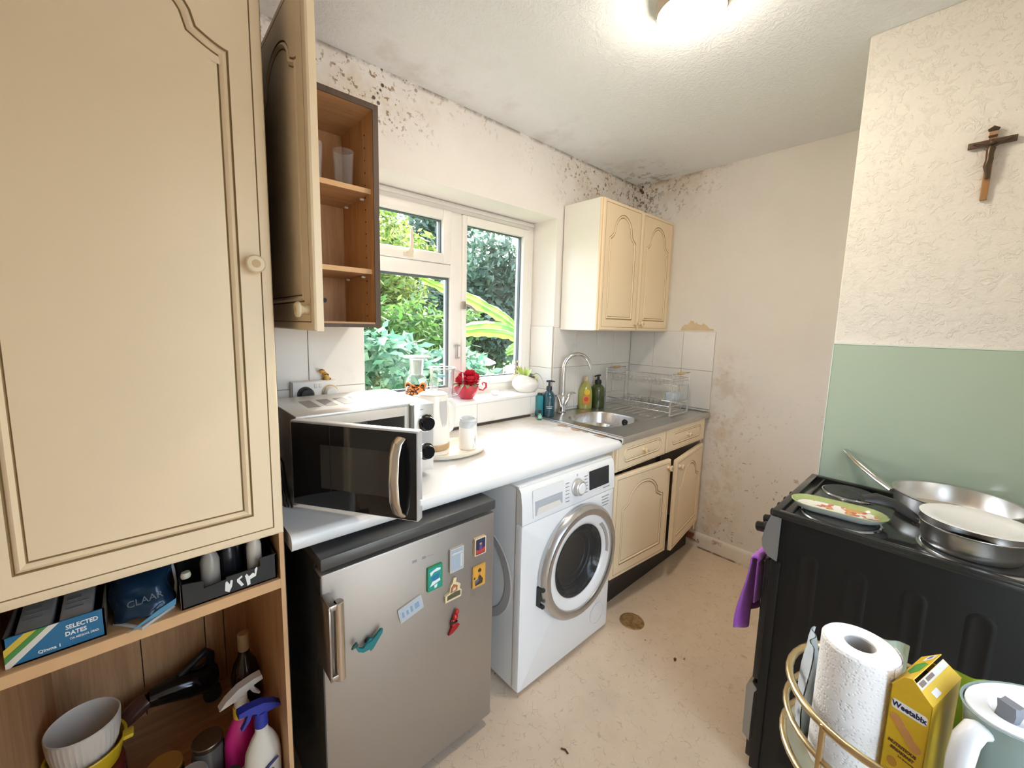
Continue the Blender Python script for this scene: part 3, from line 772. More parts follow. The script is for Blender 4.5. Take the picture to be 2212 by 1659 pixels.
magnet('bell_magnet', .688, .606, .062, .072, 0, ((.70, .60, .36), (.2, .15, .05)), 'cream edged cut out magnet shaped like a bell, below the card magnet',
       [((.10, .09, .05), [(-.40, -.40), (.40, -.40), (.40, -.2), (.1, -.16), (-.38, -.22)]), ((.42, .15, .06), [(-.2, -.12), (.2, -.12), (.22, .1), (0, .22), (-.16, .1)]), ((.72, .58, .45), [(-.1, -.08), (.1, -.06), (.1, .06), (-.04, .06)])], .008,
       [(-.031, -.036), (.028, -.036), (.031, -.015), (.022, -.01), (.026, .006), (.018, .014), (.008, .020), (.010, .034), (-.001, .036), (-.003, .022), (-.012, .012), (-.016, -.008), (-.031, -.014)])
magnet('plate_magnet', .541, .606, .077, .046, 13, ((.50, .49, .47), (.44, .50, .56)), 'tilted white and blue licence plate magnet near the fridge handle',
       [((.22, .34, .48), [(-.38, .18), (-.30, .18), (-.30, -.2), (-.38, -.2)]), ((.22, .34, .48), [(-.2, .12), (-.12, .12), (-.12, -.18), (-.2, -.18)]), ((.22, .34, .48), [(-.02, .2), (.06, .2), (.06, -.18), (-.02, -.18)]), ((.22, .34, .48), [(.16, .18), (.34, .2), (.34, -.16), (.16, -.18)])], .005)
M = FY(.690, -.643, .492)
o = thing('red_magnet', 'glossy red bird shaped magnet with fan tail below the bell magnet', 'magnet', (.69, -.643, .455), group='souvenir magnets on the fridge door')
REDG = pm('red_gloss', (.45, .012, .015), .15)
part('body', MB(M).ball((.004, .016, .008), (.010, .012, .008), 14).ball((-.002, .000, .008), (.011, .013, .008), 14), REDG, o)
part('head', MB(M).ball((.010, .032, .008), (.008, .008, .007), 12), REDG, o)
part('tail', MB(M).prism([(-.004, -.008), (.022, -.018), (.012, -.028), (-.004, -.036), (-.020, -.038)], .008), pm('red_gloss_dark', (.33, .01, .015), .2), o)
part('sash_band', MB(M).box(-.014, .008, .002, .008, .010, .017, .001), BLACKG, o)
M = FY(.406, -.643, .580)
o = thing('teal_magnet', 'teal leaping dolphin shaped magnet beside the fridge handle', 'magnet', (.406, -.643, .553), group='souvenir magnets on the fridge door')
TEALG = pm('teal_gloss', (.012, .17, .18), .2)
part('body', MB(M).prism([(-.034, .006), (-.028, -.010), (-.014, -.020), (.004, -.020), (.006, -.027), (.014, -.022), (.030, -.002), (.040, .010), (.042, .020), (.036, .022), (.024, .012), (.010, .002), (-.004, .0), (-.014, -.008), (-.024, -.002), (-.030, .010)], .007, z0=.012), TEALG, o)
part('tail_fin', MB(M).prism([(-.030, .006), (-.044, .004), (-.040, .012), (-.030, .018), (-.026, .010)], .005, z0=.014), pm('teal_dark', (.02, .09, .09), .3), o)
part('fin', MB(M).prism([(-.006, -.002), (.006, .010), (.014, .004)], .005, z0=.012), TEALG, o)
part('magnet_disc', MB(M).cyl((.005, -.005, 0), .008, .013, seg=12), BLACKP, o)

# microwave with its door standing open
MWW = pm('microwave_silver', (.60, .59, .57), .32, .35, var=.03)
t = thing('microwave', 'silver microwave oven on the worktop with black glass door open', 'microwave', (.522, -.27, .91))
X0, X1, Y0, Y1, Z0, Z1 = .310, .735, -.430, -.105, .925, 1.165
b_ = MB().box(X0, X1, Y0, Y1, Z1-.012, Z1, .004).box(X0, X1, Y0+.002, Y1, Z0, Z0+.015).box(X0, X0+.018, Y0+.002, Y1, Z0+.01, Z1-.008, .002).box(.652, X1, Y0+.002, Y1, Z0+.01, Z1-.01).box(X0+.01, .66, Y1-.02, Y1, Z0+.01, Z1-.01)
part('body', b_, MWW, t)
part('front_frame', ring(X0+.004, .660, Z0+.006, Z1-.010, .03, Y0-.001, Y0+.004, .001, (.03, .02, .022, .030)), pm('oven_front_cream', (.66, .61, .54), .4), t)
part('cavity', MB().box(X0+.03, .64, Y0+.03, Y1-.025, Z0+.02, Z0+.024).box(X0+.03, .64, Y1-.03, Y1-.026, Z0+.02, Z1-.03).box(.640, .644, Y0+.004, Y1-.025, Z0+.02, Z1-.03).box(X0+.02, .644, Y0+.004, Y1-.025, Z1-.034, Z1-.030), pm('cavity_grey', (.30, .29, .27), .4, .4), t)
part('turntable', MB().lathe([(0, .004), (.12, .004), (.125, .010), (.12, .008), (0, .002)], (.49, -.27, Z0+.026), 32), CLEARP, t)
VENT = pm('vent_mesh', (.16, .155, .15), .5, var=.3, vscale=300)
for i in range(4):
    x = .378+.0545*i
    part('vent', MB().prism([(x, -.205), (x+.036, -.205), (x+.032, -.325), (x-.004, -.325)], .0006, z0=Z1), VENT, t)
cp_ = part('control_panel', MB().box(.660, X1, -.458, -.428, Z0+.004, Z1-.002, .004), MWW, t)
part('panel_edge', MB().box(.655, .662, -.450, -.428, Z0+.006, Z1-.004, .001), pm('edge_grey', (.20, .19, .18), .4), cp_)
for z in (1.098, 1.000):
    k_ = part('dial', MB(frame((.703, -.458, z), (1, 0, 0), (0, 0, 1))).lathe([(0, 0), (.028, 0), (.029, .004), (.025, .006), (.0235, .020), (.021, .024), (0, .024)], seg=30), BLACKG, cp_)
    part('dial_ring', MB(frame((.703, -.458, z), (1, 0, 0), (0, 0, 1))).lathe([(.029, 0), (.031, .0), (.031, .003), (.029, .004)], seg=30), CHROME, k_)
part('dial_print', MB(FY(.688, -.4585, 1.145)).box(-.006, .006, -.0012, .0012, 0, .0004), PRINTK, cp_)
dl, da = .376, -56
Md = Matrix.Translation((X0+.002, -.434, Z0+.002)) @ Matrix.Rotation(R(da), 4, 'Z')
d = part('door', MB(Md).box(0, dl, -.026, 0, 0, .236, .004), pm('door_frame_silver', (.62, .61, .60), .3, .4), t)
part('door_glass', MB(Md).box(.006, dl-.004, -.0285, -.026, .004, .231, .001), pm('door_black_glass', (.010, .0095, .009), .06, var=.02), d)
part('door_window', MB(Md).box(.095, .300, -.0290, -.0285, .058, .178), pm('door_window_tint', (.040, .034, .028), .05, var=.05), d)
part('glass_seam', MB(Md).box(.1245, .1258, -.0292, -.0285, .02, .228), BLACKP, d)
hp = []
part('door_handle', MB(Md).tube([(.330, -.030, .015), (.328, -.046, .028), (.326, -.056, .060), (.325, -.060, .117), (.326, -.056, .175), (.328, -.046, .205), (.330, -.030, .216)], [.006]*7, 12, flat=2.6), pm('handle_brushed', (.66, .60, .52), .22, .9), d, 'curved brushed steel handle')
part('handle_recess', MB(Md).box(.342, .369, -.0294, -.0285, .015, .216), BLACKG, d)
part('latch', MB(Md).box(dl-.002, dl+.004, -.018, -.010, .04, .055, .001).box(dl-.002, dl+.004, -.018, -.010, .165, .18, .001), WHITEP, d)
for x, y in ((.35, -.40), (.70, -.40), (.35, -.13), (.70, -.13)): part('foot', MB().cyl((x, y, .910), .014, .016, seg=10), BLACKP, t)
cab = thing('mains_cable', 'black mains cables bunched between microwave and larder', 'cable', (.275, -.27, .91))
for i in range(4):
    part('cable_loop', MB().tube([(.268+.007*i, -.20, .97+.02*i), (.272+.007*i, -.27, 1.00+.012*i), (.274+.007*i, -.34, .985+.01*i), (.276+.006*i, -.38, .95), (.272+.006*i, -.41-.01*i, .9135)], .0028, 6), BLACKP, cab)

# cooker
BK = pm('black_enamel', (.008, .0072, .0065), .42, var=.05, spec=.3)
BKM = pm('black_hob', (.020, .020, .019), .14, var=.08)
KX0, KX1, KY0, KY1 = 1.385, 1.868, -1.905, -1.318
t = thing('cooker', 'black freestanding electric cooker with solid hotplates beside the green splashback', 'cooker', (1.626, -1.61, 0))
part('body', MB().box(KX0+.006, KX1, KY0, KY1, .03, .878, .003), BK, t)
part('plinth_front', MB().box(KX0+.02, KX1-.02, KY1-.03, KY1-.01, 0, .04), BK, t)
def emboss(y0, y1):
    P = [(y0, .10), (y1, .10)]+[((y0+y1)/2+(y1-y0)/2*math.cos(R(a)), .80-abs(y1-y0)/2+abs(y1-y0)/2*1.0*math.sin(R(a))) for a in range(0, 181, 15)]
    o_ = MB()
    M = frame((KX0+.006, 0, 0), (0, 1, 0), (0, 0, 1)) @ Matrix.Scale(-1, 4, (0, 0, 1))
    V = []; F = []; n = len(P)
    for off, dd in ((0, 0), (.005, .0014), (.010, .0017), (.015, .0004)):
        for q in offset(P, off): V.append((q[0], q[1], dd))
    for k in range(3):
        for i in range(n): F.append((k*n+i, k*n+(i+1) % n, (k+1)*n+(i+1) % n, (k+1)*n+i))
    F.append(tuple(range(3*n, 4*n)))
    return o_.raw(V, F, 0, M)
for y in (-1.378, -1.484, -1.594, -1.703, -1.81): part('side_pressing', emboss(y-.048, y), BK, t)
part('front_frame', MB().box(KX0, KX1, KY1-.02, KY1+.006, .03, .745, .004), BK, t)
hob = part('hob', MB().box(KX0, KX1, KY0, KY1+.016, .878, .892, .003).box(KX0, KX1, KY1-.004, KY1+.016, .890, .900, .003).box(KX0, KX0+.02, KY0, KY1, .890, .900, .003).box(KX1-.02, KX1, KY0, KY1, .890, .900, .003), BKM, t)
part('hob_rim', MB().box(KX0+.03, KX1-.03, KY1-.03, KY1-.024, .891, .897, .001), BLACKP, t)
def plate(x, y, r):
    p_ = part('hotplate', MB().lathe([(0, .006), (r*.3, .006), (r*.32, .0075), (r*.9, .0075), (r*.95, .006), (r*.96, 0)], (x, y, .892), 40), pm('cast_iron', (.035, .034, .033), .45), t)
    part('hotplate_ring', MB().lathe([(r*.96, .001), (r*1.0, .004), (r*1.05, .003), (r*1.08, 0)], (x, y, .892), 40), pm('plate_steel', (.45, .45, .45), .18, 1.0), p_)
plate(1.50, -1.445, .088); plate(1.755, -1.43, .072); plate(1.51, -1.71, .100); plate(1.755, -1.70, .082)
pf = [(KY1-.01, .745), (KY1+.014, .752), (KY1+.030, .775), (KY1+.034, .800), (KY1+.026, .850), (KY1+.016, .880), (KY1-.01, .880)]
part('control_fascia', MB().prism(pf, KX1-KX0-.006, frame((KX0+.003, 0, 0), (0, 1, 0), (0, 0, 1))), pm('dark_grey_fascia', (.035, .035, .034), .28, .3), t)
part('fascia_end', MB().prism([(a, b) for a, b in offset(pf[::-1], 0)], .005, frame((KX0-.002, 0, 0), (0, 1, 0), (0, 0, 1))), pm('fascia_end_grey', (.24, .235, .23), .35, .4), t, 'grey end cap of control fascia')
for i in range(6):
    x = KX0+.05+.075*i
    part('knob', MB(frame((x, KY1+.032, .818), (0, .18, 1), (1, 0, 0))).lathe([(0, 0), (.019, 0), (.019, .006), (.016, .010), (.0155, .030), (.013, .033), (0, .033)], seg=20), BLACKG, t)
ov = part('oven_door', MB().box(KX0+.004, KX1-.004, KY1, KY1+.022, .335, .740, .004), BLACKG, t)
part('oven_handle', MB().tube([(KX0+.05, KY1+.02, .70), (KX0+.05, KY1+.05, .70), (KX1-.05, KY1+.05, .70), (KX1-.05, KY1+.02, .70)], .008, 10), STEEL, ov)
dw = part('storage_door', MB().box(KX0+.004, KX1-.004, KY1, KY1+.020, .06, .325, .004), BLACKG, t)
part('door_handle', MB().prism([(KY1+.005, .305), (KY1+.020, .322), (KY1+.034, .302), (KY1+.032, .135), (KY1+.012, .118), (KY1+.012, .29)], .10, frame((KX0-.001, 0, 0), (0, 1, 0), (0, 0, 1))), pm('handle_grey_steel', (.34, .33, .31), .35, .7), dw)
# towel on the oven handle
tw = MB(); V = []; F = []
rnd = random.Random(2); nu, nv = 14, 16
for j in range(nv+1):
    s = j/nv
    for i in range(nu+1):
        u_ = i/nu; x = 1.405+.17*u_*(1-.10*s)
        z = .712-.245*s-.012*math.sin(3*u_+1)*s; y = KY1+.050+.011+.012*math.sin(9*u_+2*s)*(.3+s)+.022*s*math.sin(s*2.2)
        V.append((x, y, z))
for j in range(nv):
    for i in range(nu): a = j*(nu+1)+i; F.append((a, a+1, a+nu+2, a+nu+1))
tw.raw(V, F)
tw.raw([(v[0], KY1+.050-.011-.004*math.sin(8*v[0]*6), .712-(.712-v[2])*.55) for v in V], F)
Vt = []; Ft = []
for k in range(7):
    a = math.pi*k/6
    for i in range(nu+1): Vt.append((1.405+.17*i/nu, KY1+.050+.0115*math.cos(a)+.0+(.012*math.sin(9*i/nu)*.3 if k == 0 else 0), .712+.0095*math.sin(a)))
for k in range(6):
    for i in range(nu): a = k*(nu+1)+i; Ft.append((a, a+1, a+nu+2, a+nu+1))
tw.raw(Vt, Ft)
PURP = pm('purple_terry', (.34, .07, .46), .95, var=.25, vscale=40, bump=.6, sheen=.4)
o = solo('tea_towel', tw, PURP, 'bright purple towel hanging from the oven handle at the cooker front', 'towel', smooth=60)
sm = o.modifiers.new('thickness', 'SOLIDIFY'); sm.thickness = .004; sm.offset = 0

# pans and plate on the hob
o = thing('serving_dish', 'long green edged dish with painted flowers on the front left hotplate', 'dish', (1.50, -1.445, .9))
def stadium(l, w, n=8): 
    return [(l+w*math.cos(R(a)), w*math.sin(R(a))) for a in range(-90, 91, 180//n)]+[(-l+w*math.cos(R(a)), w*math.sin(R(a))) for a in range(90, 271, 180//n)]
Md = Matrix.Translation((1.497, -1.437, .9005)) @ Matrix.Rotation(R(-83), 4, 'Z') @ Matrix.Scale(.88, 4)
def dish(prof, mi):
    V = []; F = []; I = []; n = None
    for k, (l, w, z) in enumerate(prof):
        P = stadium(l, w); n = len(P); V += [(x, y, z) for x, y in P]
        if k:
            for i in range(n): F.append(((k-1)*n+i, (k-1)*n+(i+1) % n, k*n+(i+1) % n, k*n+i)); I.append(mi[k])
    F.append(tuple(range(n))[::-1]); I.append(mi[0]); F.append(tuple(range((len(prof)-1)*n, len(prof)*n))); I.append(mi[-1])
    return MB(Md).raw(V, F, I)
g_ = G('painted_china'); 
c = g_.mix(g_.rng(g_.noise(26, 2, .5), .54, .58), (.78, .74, .66), (.55, .16, .12))
c = g_.mix(g_.rng(g_.noise(33, 2), .60, .64), c, (.62, .34, .12)); g_.set(col=c, rough=.15)
GRNCH = pm('green_china', (.38, .43, .17), .15, var=.35, vscale=22)
part('dish_body', dish([(.055, .040, 0), (.062, .050, .008), (.066, .062, .026), (.064, .060, .027), (.060, .050, .012), (.056, .042, .008)], [2, 2, 2, 0, 0, 1, 1]), [GRNCH, g_.m, pm('dish_under', (.66, .68, .62), .2)], o)
def pan(name, label, c, r, h, rim, handle, steelmat, hm, extra=None):
    o = thing(name, label, 'pan', c)
    part('pan_body', MB().lathe([(0, 0), (r*.86, 0), (r*.93, .006), (r*.97, h*.4), (r, h-.004), (r+rim, h), (r+rim, h+.002), (r-.003, h), (r*.95, h*.4), (r*.88, .010), (0, .006)], c, 56), steelmat, o)
    part('handle', MB().tube(handle[0], handle[1], 12, flat=handle[2]), hm, o)
    return o
PANST = pm('pan_steel', (.74, .71, .67), .30, 1.0, var=.06)
pan('frying_pan', 'large stainless steel frying pan with long steel handle at the back of the hob', (1.739, -1.665, .900), .133, .062, .004,
    ([(1.700, -1.535, .952), (1.735, -1.50, .965), (1.80, -1.44, .990), (1.875, -1.392, 1.010)], [.007, .008, .009, .006], 1.7), PANST, STEEL)
o = pan('saucepan', 'low steel saucepan with black handle on the front hotplate, white plate on top', (1.508, -1.695, .900), .092, .058, .003,
    ([(1.505, -1.612, .935), (1.510, -1.590, .945), (1.525, -1.555, .962), (1.515, -1.515, .968), (1.495, -1.488, .966)], [.010, .012, .014, .015, .008], 1.5), PANST, pm('bakelite', (.02, .02, .022), .35))
part('handle_socket', MB().tube([(1.508, -1.615, .93), (1.504, -1.60, .942)], [.012, .013], 12, flat=1.3), STEEL, o)
solo('dinner_plate', MB().lathe([(0, 0), (.064, 0), (.070, .004), (.099, .011), (.103, .0130), (.099, .014), (.070, .008), (.064, .0055), (0, .005)], (1.535, -1.702, .957), 56), pm('white_china', (.80, .79, .77), .15, var=.02), 'plain white plate resting on the saucepan as a lid', 'plate')

# ------------------------------------------------------------------ ceiling lamp and crucifix
LX, LY = 1.295, -.985
t = thing('ceiling_lamp', 'round ceiling lamp with glowing white dome and beige rim', 'lamp', (LX, LY, 2.330))
part('base_ring', MB().lathe([(0, ZC), (.094, ZC), (.100, ZC-.010), (.100, ZC-.046), (.096, ZC-.052), (.090, ZC-.050)], (LX, LY, 0), 48), pm('lamp_rim', (.48, .38, .27), .4), t, 'beige rim')
g_ = G('glowing_diffuser'); g_.set(col=(.9, .9, .88), rough=.4, emis=(1.0, .88, .73), es=LAMP_STRENGTH)
part('diffuser', MB().lathe([(.091, ZC-.047), (.093, ZC-.054), (.090, ZC-.066), (.076, ZC-.078), (.050, ZC-.086), (.022, ZC-.089), (0, ZC-.090)], (LX, LY, 0), 48), g_.m, t, 'glowing white dome')

t = thing('crucifix', 'small wooden crucifix with bronze figure hanging on the chimney wall', 'crucifix', (1.885, -1.622, 1.822))
M = frame((1.888, -1.6245, 1.985), (0, -1, 0), (0, .0, 1)) @ Matrix.Rotation(R(0), 4, 'Z')
part('upright', MB(M).box(-.0075, .0075, -.160, .036, 0, .010, .001), wood('oiled_oak', (.30, .14, .05), (.42, .21, .08), 30), t)
part('crossbar', MB(M).box(-.047, .047, -.008, .008, .001, .012, .001), wood('dark_oak', (.08, .04, .02), (.13, .07, .035), 30), t)
BRZ = pm('dark_bronze', (.10, .065, .04), .35, .6)
part('scroll', MB(M).prism([(-.010, .030), (.010, .030), (.012, .036), (.004, .041), (0, .044), (-.004, .041), (-.012, .036)], .004, z0=.010).box(-.009, .009, .014, .019, .010, .013, .0005), BRZ, t)
part('scroll_plate', MB(M).box(-.008, .008, .019, .033, .010, .012), pm('copper_plate', (.55, .33, .20), .35, .5), t)
fg = MB(M)
fg.ball((0, -.004, .022), (.0065, .0080, .0070), 12)
fg.tube([(0, -.010, .018), (0, -.020, .017), (-.001, -.036, .017), (0, -.050, .017), (-.003, -.068, .018), (.001, -.088, .016), (.001, -.102, .014)], [.004, .0095, .0080, .0085, .0080, .0058, .0050], 12)
fg.tube([(-.004, -.014, .016), (-.018, -.006, .015), (-.036, .002, .014)], [.0042, .0032, .0026], 8)
fg.tube([(.004, -.014, .016), (.018, -.006, .015), (.036, .002, .014)], [.0042, .0032, .0026], 8)
part('figure', fg, BRZ, t, 'bronze figure with outstretched arms', smooth=60)
# ------------------------------------------------------------------ worktop things
CERAM = pm('cream_ceramic', (.76, .70, .60), .22, var=.02)
t = thing('serving_tray', 'oval cream tray with painted cherries on the worktop', 'tray', (.935, -.275, .91))
part('tray_body', MB().lathe([(0, 0), (.86, 0), (.93, .003), (.985, .014), (1.0, .020), (.985, .0215), (.95, .017), (.90, .008), (0, .006)], (.935, -.275, .9103), 48, sx=.168, sy=.112), CERAM, t, smooth=50)
ch = MB(); lf = MB()
for x, y in ((.895, -.345), (.925, -.352), (.935, -.338), (.91, -.335)): ch.lathe([(0, .0008), (.010, .0005), (.012, 0)], (x, y, .9166), 12, sx=1.3)
part('painted_cherries', ch, pm('cherry_red', (.55, .08, .06), .3), t)
for x, y, a in ((.955, -.345, 20), (.968, -.335, 60)): lf.prism([(0, 0), (.012, .006), (.024, 0), (.012, -.006)], .0006, Matrix.Translation((x, y, .9166)) @ Matrix.Rotation(R(a), 4, 'Z'))
part('painted_leaves', lf, pm('leaf_green_paint', (.05, .28, .18), .3), t)
kx, ky, kz = .858, -.255, .9168
t = thing('kettle', 'cream white electric kettle with wooden band standing on the tray', 'kettle', (kx, ky, kz))
part('base', MB().lathe([(0, 0), (.066, 0), (.068, .004), (.066, .014), (.062, .018), (0, .018)], (kx, ky, kz), 40), CERAM, t)
part('wood_band', MB().lathe([(.0630, .019), (.0665, .022), (.0665, .040), (.063, .043)], (kx, ky, kz), 40), wood('bamboo_band', (.40, .25, .12), (.52, .34, .18), 30), t, 'brown wooden band')
part('jug_body', MB().lathe([(.063, .043), (.0665, .050), (.066, .10), (.062, .17), (.058, .225), (.056, .236), (.050, .241), (0, .243)], (kx, ky, kz), 48), pm('kettle_white', (.80, .765, .71), .25, var=.02), t)
part('lid_line', MB().lathe([(.0565, .2345), (.0572, .236), (.056, .2375)], (kx, ky, kz), 40), pm('lid_line_grey', (.6, .57, .52), .4), t)
def shell_patch(rf, z0, z1, a0, a1, n=10, m=8, taper=None):
    V = []; F = []
    for j in range(m+1):
        s = j/m; z = z0+(z1-z0)*s; w = taper(s) if taper else 1
        for i in range(n+1):
            a = R((a0+a1)/2+(a1-a0)/2*w*(2*i/n-1)); r = rf(z)
            V.append((kx+r*math.cos(a), ky+r*math.sin(a), kz+z))
    for j in range(m):
        for i in range(n): q = j*(n+1)+i; F.append((q, q+1, q+n+2, q+n+1))
    return MB().raw(V, F)
rf = lambda z: .0672-.0085*(max(0, z-.05)/.18)**1.1
part('water_gauge', shell_patch(lambda z: rf(z)+.0006, .095, .215, -98, -60, taper=lambda s: min(1, .35+1.2*s) if s < .9 else .9), pm('gauge_grey', (.52, .50, .49), .15), t)
part('handle', MB().tube([(kx+.055, ky-.012, kz+.205), (kx+.078, ky-.010, kz+.205), (kx+.090, ky-.010, kz+.185), (kx+.090, ky-.010, kz+.120), (kx+.080, ky-.010, kz+.085), (kx+.062, ky-.012, kz+.075)], [.008, .009, .009, .008, .008, .007], 12, flat=1.3), pm('kettle_handle', (.72, .71, .69), .25), t)
part('spout', MB().prism([(-.02, 0), (.02, 0), (0, .022)], .04, frame((kx-.045, ky+.03, kz+.19), (.55, .83, 0), (-.83, .55, 0))), pm('kettle_white', (.8, .76, .7)), t)
jx, jy = .998, -.300
t = thing('storage_jar', 'white china storage jar with sprig pattern and clear rim on the tray', 'jar', (jx, jy, .9168))
def jar_mat():
    g = G('sprig_china'); x, y, z = g.xyz()
    m = g.mul(g.rng(g.noise(30, 3, .6, .8, g.map((1, 1, .6))), .60, .64), g.rng(z, .075, .04))
    g.set(col=g.mix(m, (.78, .75, .70), (.22, .23, .19)), rough=.25); return g.m
part('pot', MB().lathe([(0, 0), (.034, 0), (.037, .004), (.038, .05), (.037, .088), (.035, .092), (.033, .090)], (jx, jy, .9168), 36), jar_mat(), t)
part('collar', MB().lathe([(.034, .090), (.0365, .094), (.036, .112), (.033, .118), (.035, .122), (.036, .128), (.033, .131), (.030, .128), (.030, .1)], (jx, jy, .9168), 36), pm('frosted_collar', (.78, .82, .85), .15, trans=.4), t)
def pump_bottle(name, label, c, r, h, col, cap=BLACKP, sx=1.0, sy=1.0, trans=.0, spout=(-1, 0), lab=None):
    t = thing(name, label, 'bottle', c)
    part('bottle', MB().lathe([(0, 0), (r*.94, 0), (r, .005), (r, h*.72), (r*.93, h*.83), (r*.6, h*.94), (r*.38, h*.97), (r*.36, h)], c, 32, sx=sx, sy=sy), pm(name+'_plastic', col, .12, var=.1, coat=.4), t)
    k = h*.25
    p_ = part('pump', MB().lathe([(0, h-.004), (r*.46, h-.002), (r*.5, h+.004), (r*.46, h+.022), (r*.2, h+.026), (r*.16, h+.05), (0, h+.05)], c, 20), cap, t)
    sp = Vector((spout[0], spout[1], 0)).normalized()
    a = Vector(c)+Vector((0, 0, h+.052))
    part('nozzle', MB().tube([a-sp*.018, a+sp*.012, a+sp*.034+Vector((0, 0, -.004))], [.006, .006, .004], 8), cap, p_)
    if lab:
        M = frame(Vector(c)+Vector((-r*.66*sx-.001, -r*.75*sy-.001, h*.4)), (.75, -.66, 0), (0, 0, 1))
        part('label_print', MB(M).box(-r*.5, r*.5, -.003, .0, 0, .001).box(-r*.4, r*.4, -.012, -.009, 0, .001), pm('bottle_print', (.5, .55, .58), .5), t)
    return t
pump_bottle('hand_soap_bottle', 'dark teal pump soap bottle in the corner beside the sill', (1.765, -.055, .912), .036, .150, (.012, .075, .105), pm('navy_cap', (.02, .035, .05), .3), lab=1, spout=(1, -.4))
t = thing('shampoo_bottle', 'turquoise bottle half hidden behind the dark teal pump bottle', 'bottle', (1.728, -.035, .912))
part('bottle', MB().box(1.698, 1.728, -.052, -.012, .9125, 1.035, .010), pm('turquoise_plastic', (.03, .24, .30), .2), t)
part('cap', MB().cyl((1.713, -.032, 1.034), .012, .014, seg=14), pm('navy_cap', (.02, .03, .05)), t)
t = thing('dropper_bottle', 'tiny green glass bottle with black cap at the back of the worktop', 'bottle', (1.650, -.094, .9105))
part('bottle', MB().lathe([(0, 0), (.011, 0), (.0125, .003), (.0125, .030), (.008, .036), (.007, .040)], (1.65, -.094, .9105), 20), pm('green_glass_small', (.02, .20, .16), .1, coat=.5), t)
part('cap', MB().cyl((1.65, -.094, .948), .0095, .016, seg=16, bev=.001), BLACKP, t)
part('label_sticker', MB().lathe([(.0128, .008), (.0128, .026)], (1.65, -.094, .9105), 20, a0=180, a1=330), pm('mint_label', (.35, .62, .55), .5), t)

# double socket with plugs, and a small figurine on it
t = thing('double_socket', 'white double wall socket with a black plug behind the microwave', 'socket', (.483, -.02, 1.125))
part('back_box', MB().box(.404, .562, -.032, -.007, 1.125, 1.207, .004), WHITEP, t)
part('faceplate', MB().box(.406, .560, -.038, -.031, 1.127, 1.205, .003), WHITEP, t)
part('switch', MB().box(.480, .492, -.0405, -.037, 1.180, 1.196, .001).box(.497, .507, -.0405, -.037, 1.180, 1.196, .001), pm('switch_white', (.72, .71, .70), .3), t)
part('plug', MB(frame((.448, -.038, 1.160), (1, 0, 0), (0, 0, 1))).lathe([(0, .03), (.020, .03), (.026, .022), (.028, 0)], seg=24), BLACKP, t, 'black plug')
part('plug', MB(frame((.536, -.038, 1.160), (1, 0, 0), (0, 0, 1))).lathe([(0, .026), (.018, .026), (.024, .018), (.026, 0)], seg=24), WHITEP, t, 'white plug')
part('plug_ring', MB(frame((.536, -.038, 1.160), (1, 0, 0), (0, 0, 1))).lathe([(.0255, 0), (.029, .001), (.029, .006), (.0255, .006)], seg=24), pm('tan_ring', (.55, .38, .2), .4), t)
t = thing('animal_figurine', 'tiny yellow striped animal figurine on top of the socket', 'figurine', (.522, -.025, 1.207))
YEL = pm('figurine_yellow', (.62, .36, .07), .4); BRN = pm('figurine_brown', (.16, .08, .03), .5)
part('body', MB().tube([(.532, -.024, 1.208), (.528, -.024, 1.222), (.520, -.024, 1.234)], [.011, .011, .008], 12), YEL, t, smooth=60)
part('head', MB().ball((.512, -.026, 1.240), (.011, .010, .008), 14), YEL, t)
part('stripe', MB().tube([(.502, -.03, 1.246), (.511, -.034, 1.248), (.520, -.03, 1.243)], .0022, 6).tube([(.519, -.034, 1.228), (.528, -.036, 1.231), (.535, -.033, 1.226)], .0022, 6), BRN, t)
part('foot', MB().ball((.520, -.026, 1.210), (.006, .006, .005), 10), BRN, t); part('foot', MB().ball((.540, -.026, 1.210), (.006, .006, .005), 10), BRN, t)

# ------------------------------------------------------------------ window sill things
SZ = 1.0465
cx, cy = .940, .028
t = thing('animal_pot', 'orange and black spotted ceramic pot with round ears on the sill', 'pot', (cx, cy, SZ))
def leo():
    g = G('leopard_glaze'); d = g.voro(62); m1 = g.rng(d, .30, .38); m2 = g.rng(d, .56, .64)
    c = g.mix(m1, (.60, .17, .02), (.03, .015, .01)); c = g.mix(m2, c, (.70, .22, .04))
    g.set(col=c, rough=.2); return g.m
part('pot_body', MB().lathe([(0, 0), (.026, 0), (.036, .012), (.044, .045), (.046, .070), (.042, .092), (.036, .098), (.034, .095), (.038, .07), (.02, .01)], (cx, cy, SZ), 32), leo(), t, smooth=60)
OR_ = pm('orange_glaze', (.68, .20, .03), .2)
for s in (-1, 1):
    e = part('ear', MB(frame((cx+s*.034*.75, cy-s*.034*.66, SZ+.098), (.75, -.66, 0), (0, 0, 1))).lathe([(0, .006), (.010, .006), (.015, .002), (.015, -.004), (0, -.006)], seg=18), OR_, t)
    part('ear_inner', MB(frame((cx+s*.034*.75, cy-s*.034*.66, SZ+.098), (.75, -.66, 0), (0, 0, 1))).lathe([(0, .0075), (.008, .0068), (.009, .005)], seg=14), pm('black_glaze', (.02, .012, .01), .2), e)
cx, cy = .998, .118
t = thing('glass_decanter', 'clear glass decanter with broad hollow stopper behind the spotted pot', 'decanter', (cx, cy, SZ))
part('flask', MB().lathe([(0, 0), (.044, 0), (.052, .010), (.055, .06), (.052, .100), (.043, .125), (.030, .138), (.027, .140)], (cx, cy, SZ), 40), GLASS, t, smooth=60)
part('stopper', MB().lathe([(.030, .138), (.032, .145), (.034, .205), (.036, .212), (.064, .218), (.066, .224), (.060, .228), (.03, .228), (0, .228)], (cx, cy, SZ), 40), pm('frosted_glass', (.62, .63, .66), .2, trans=.6), t, smooth=50)
cx, cy = 1.110, .070
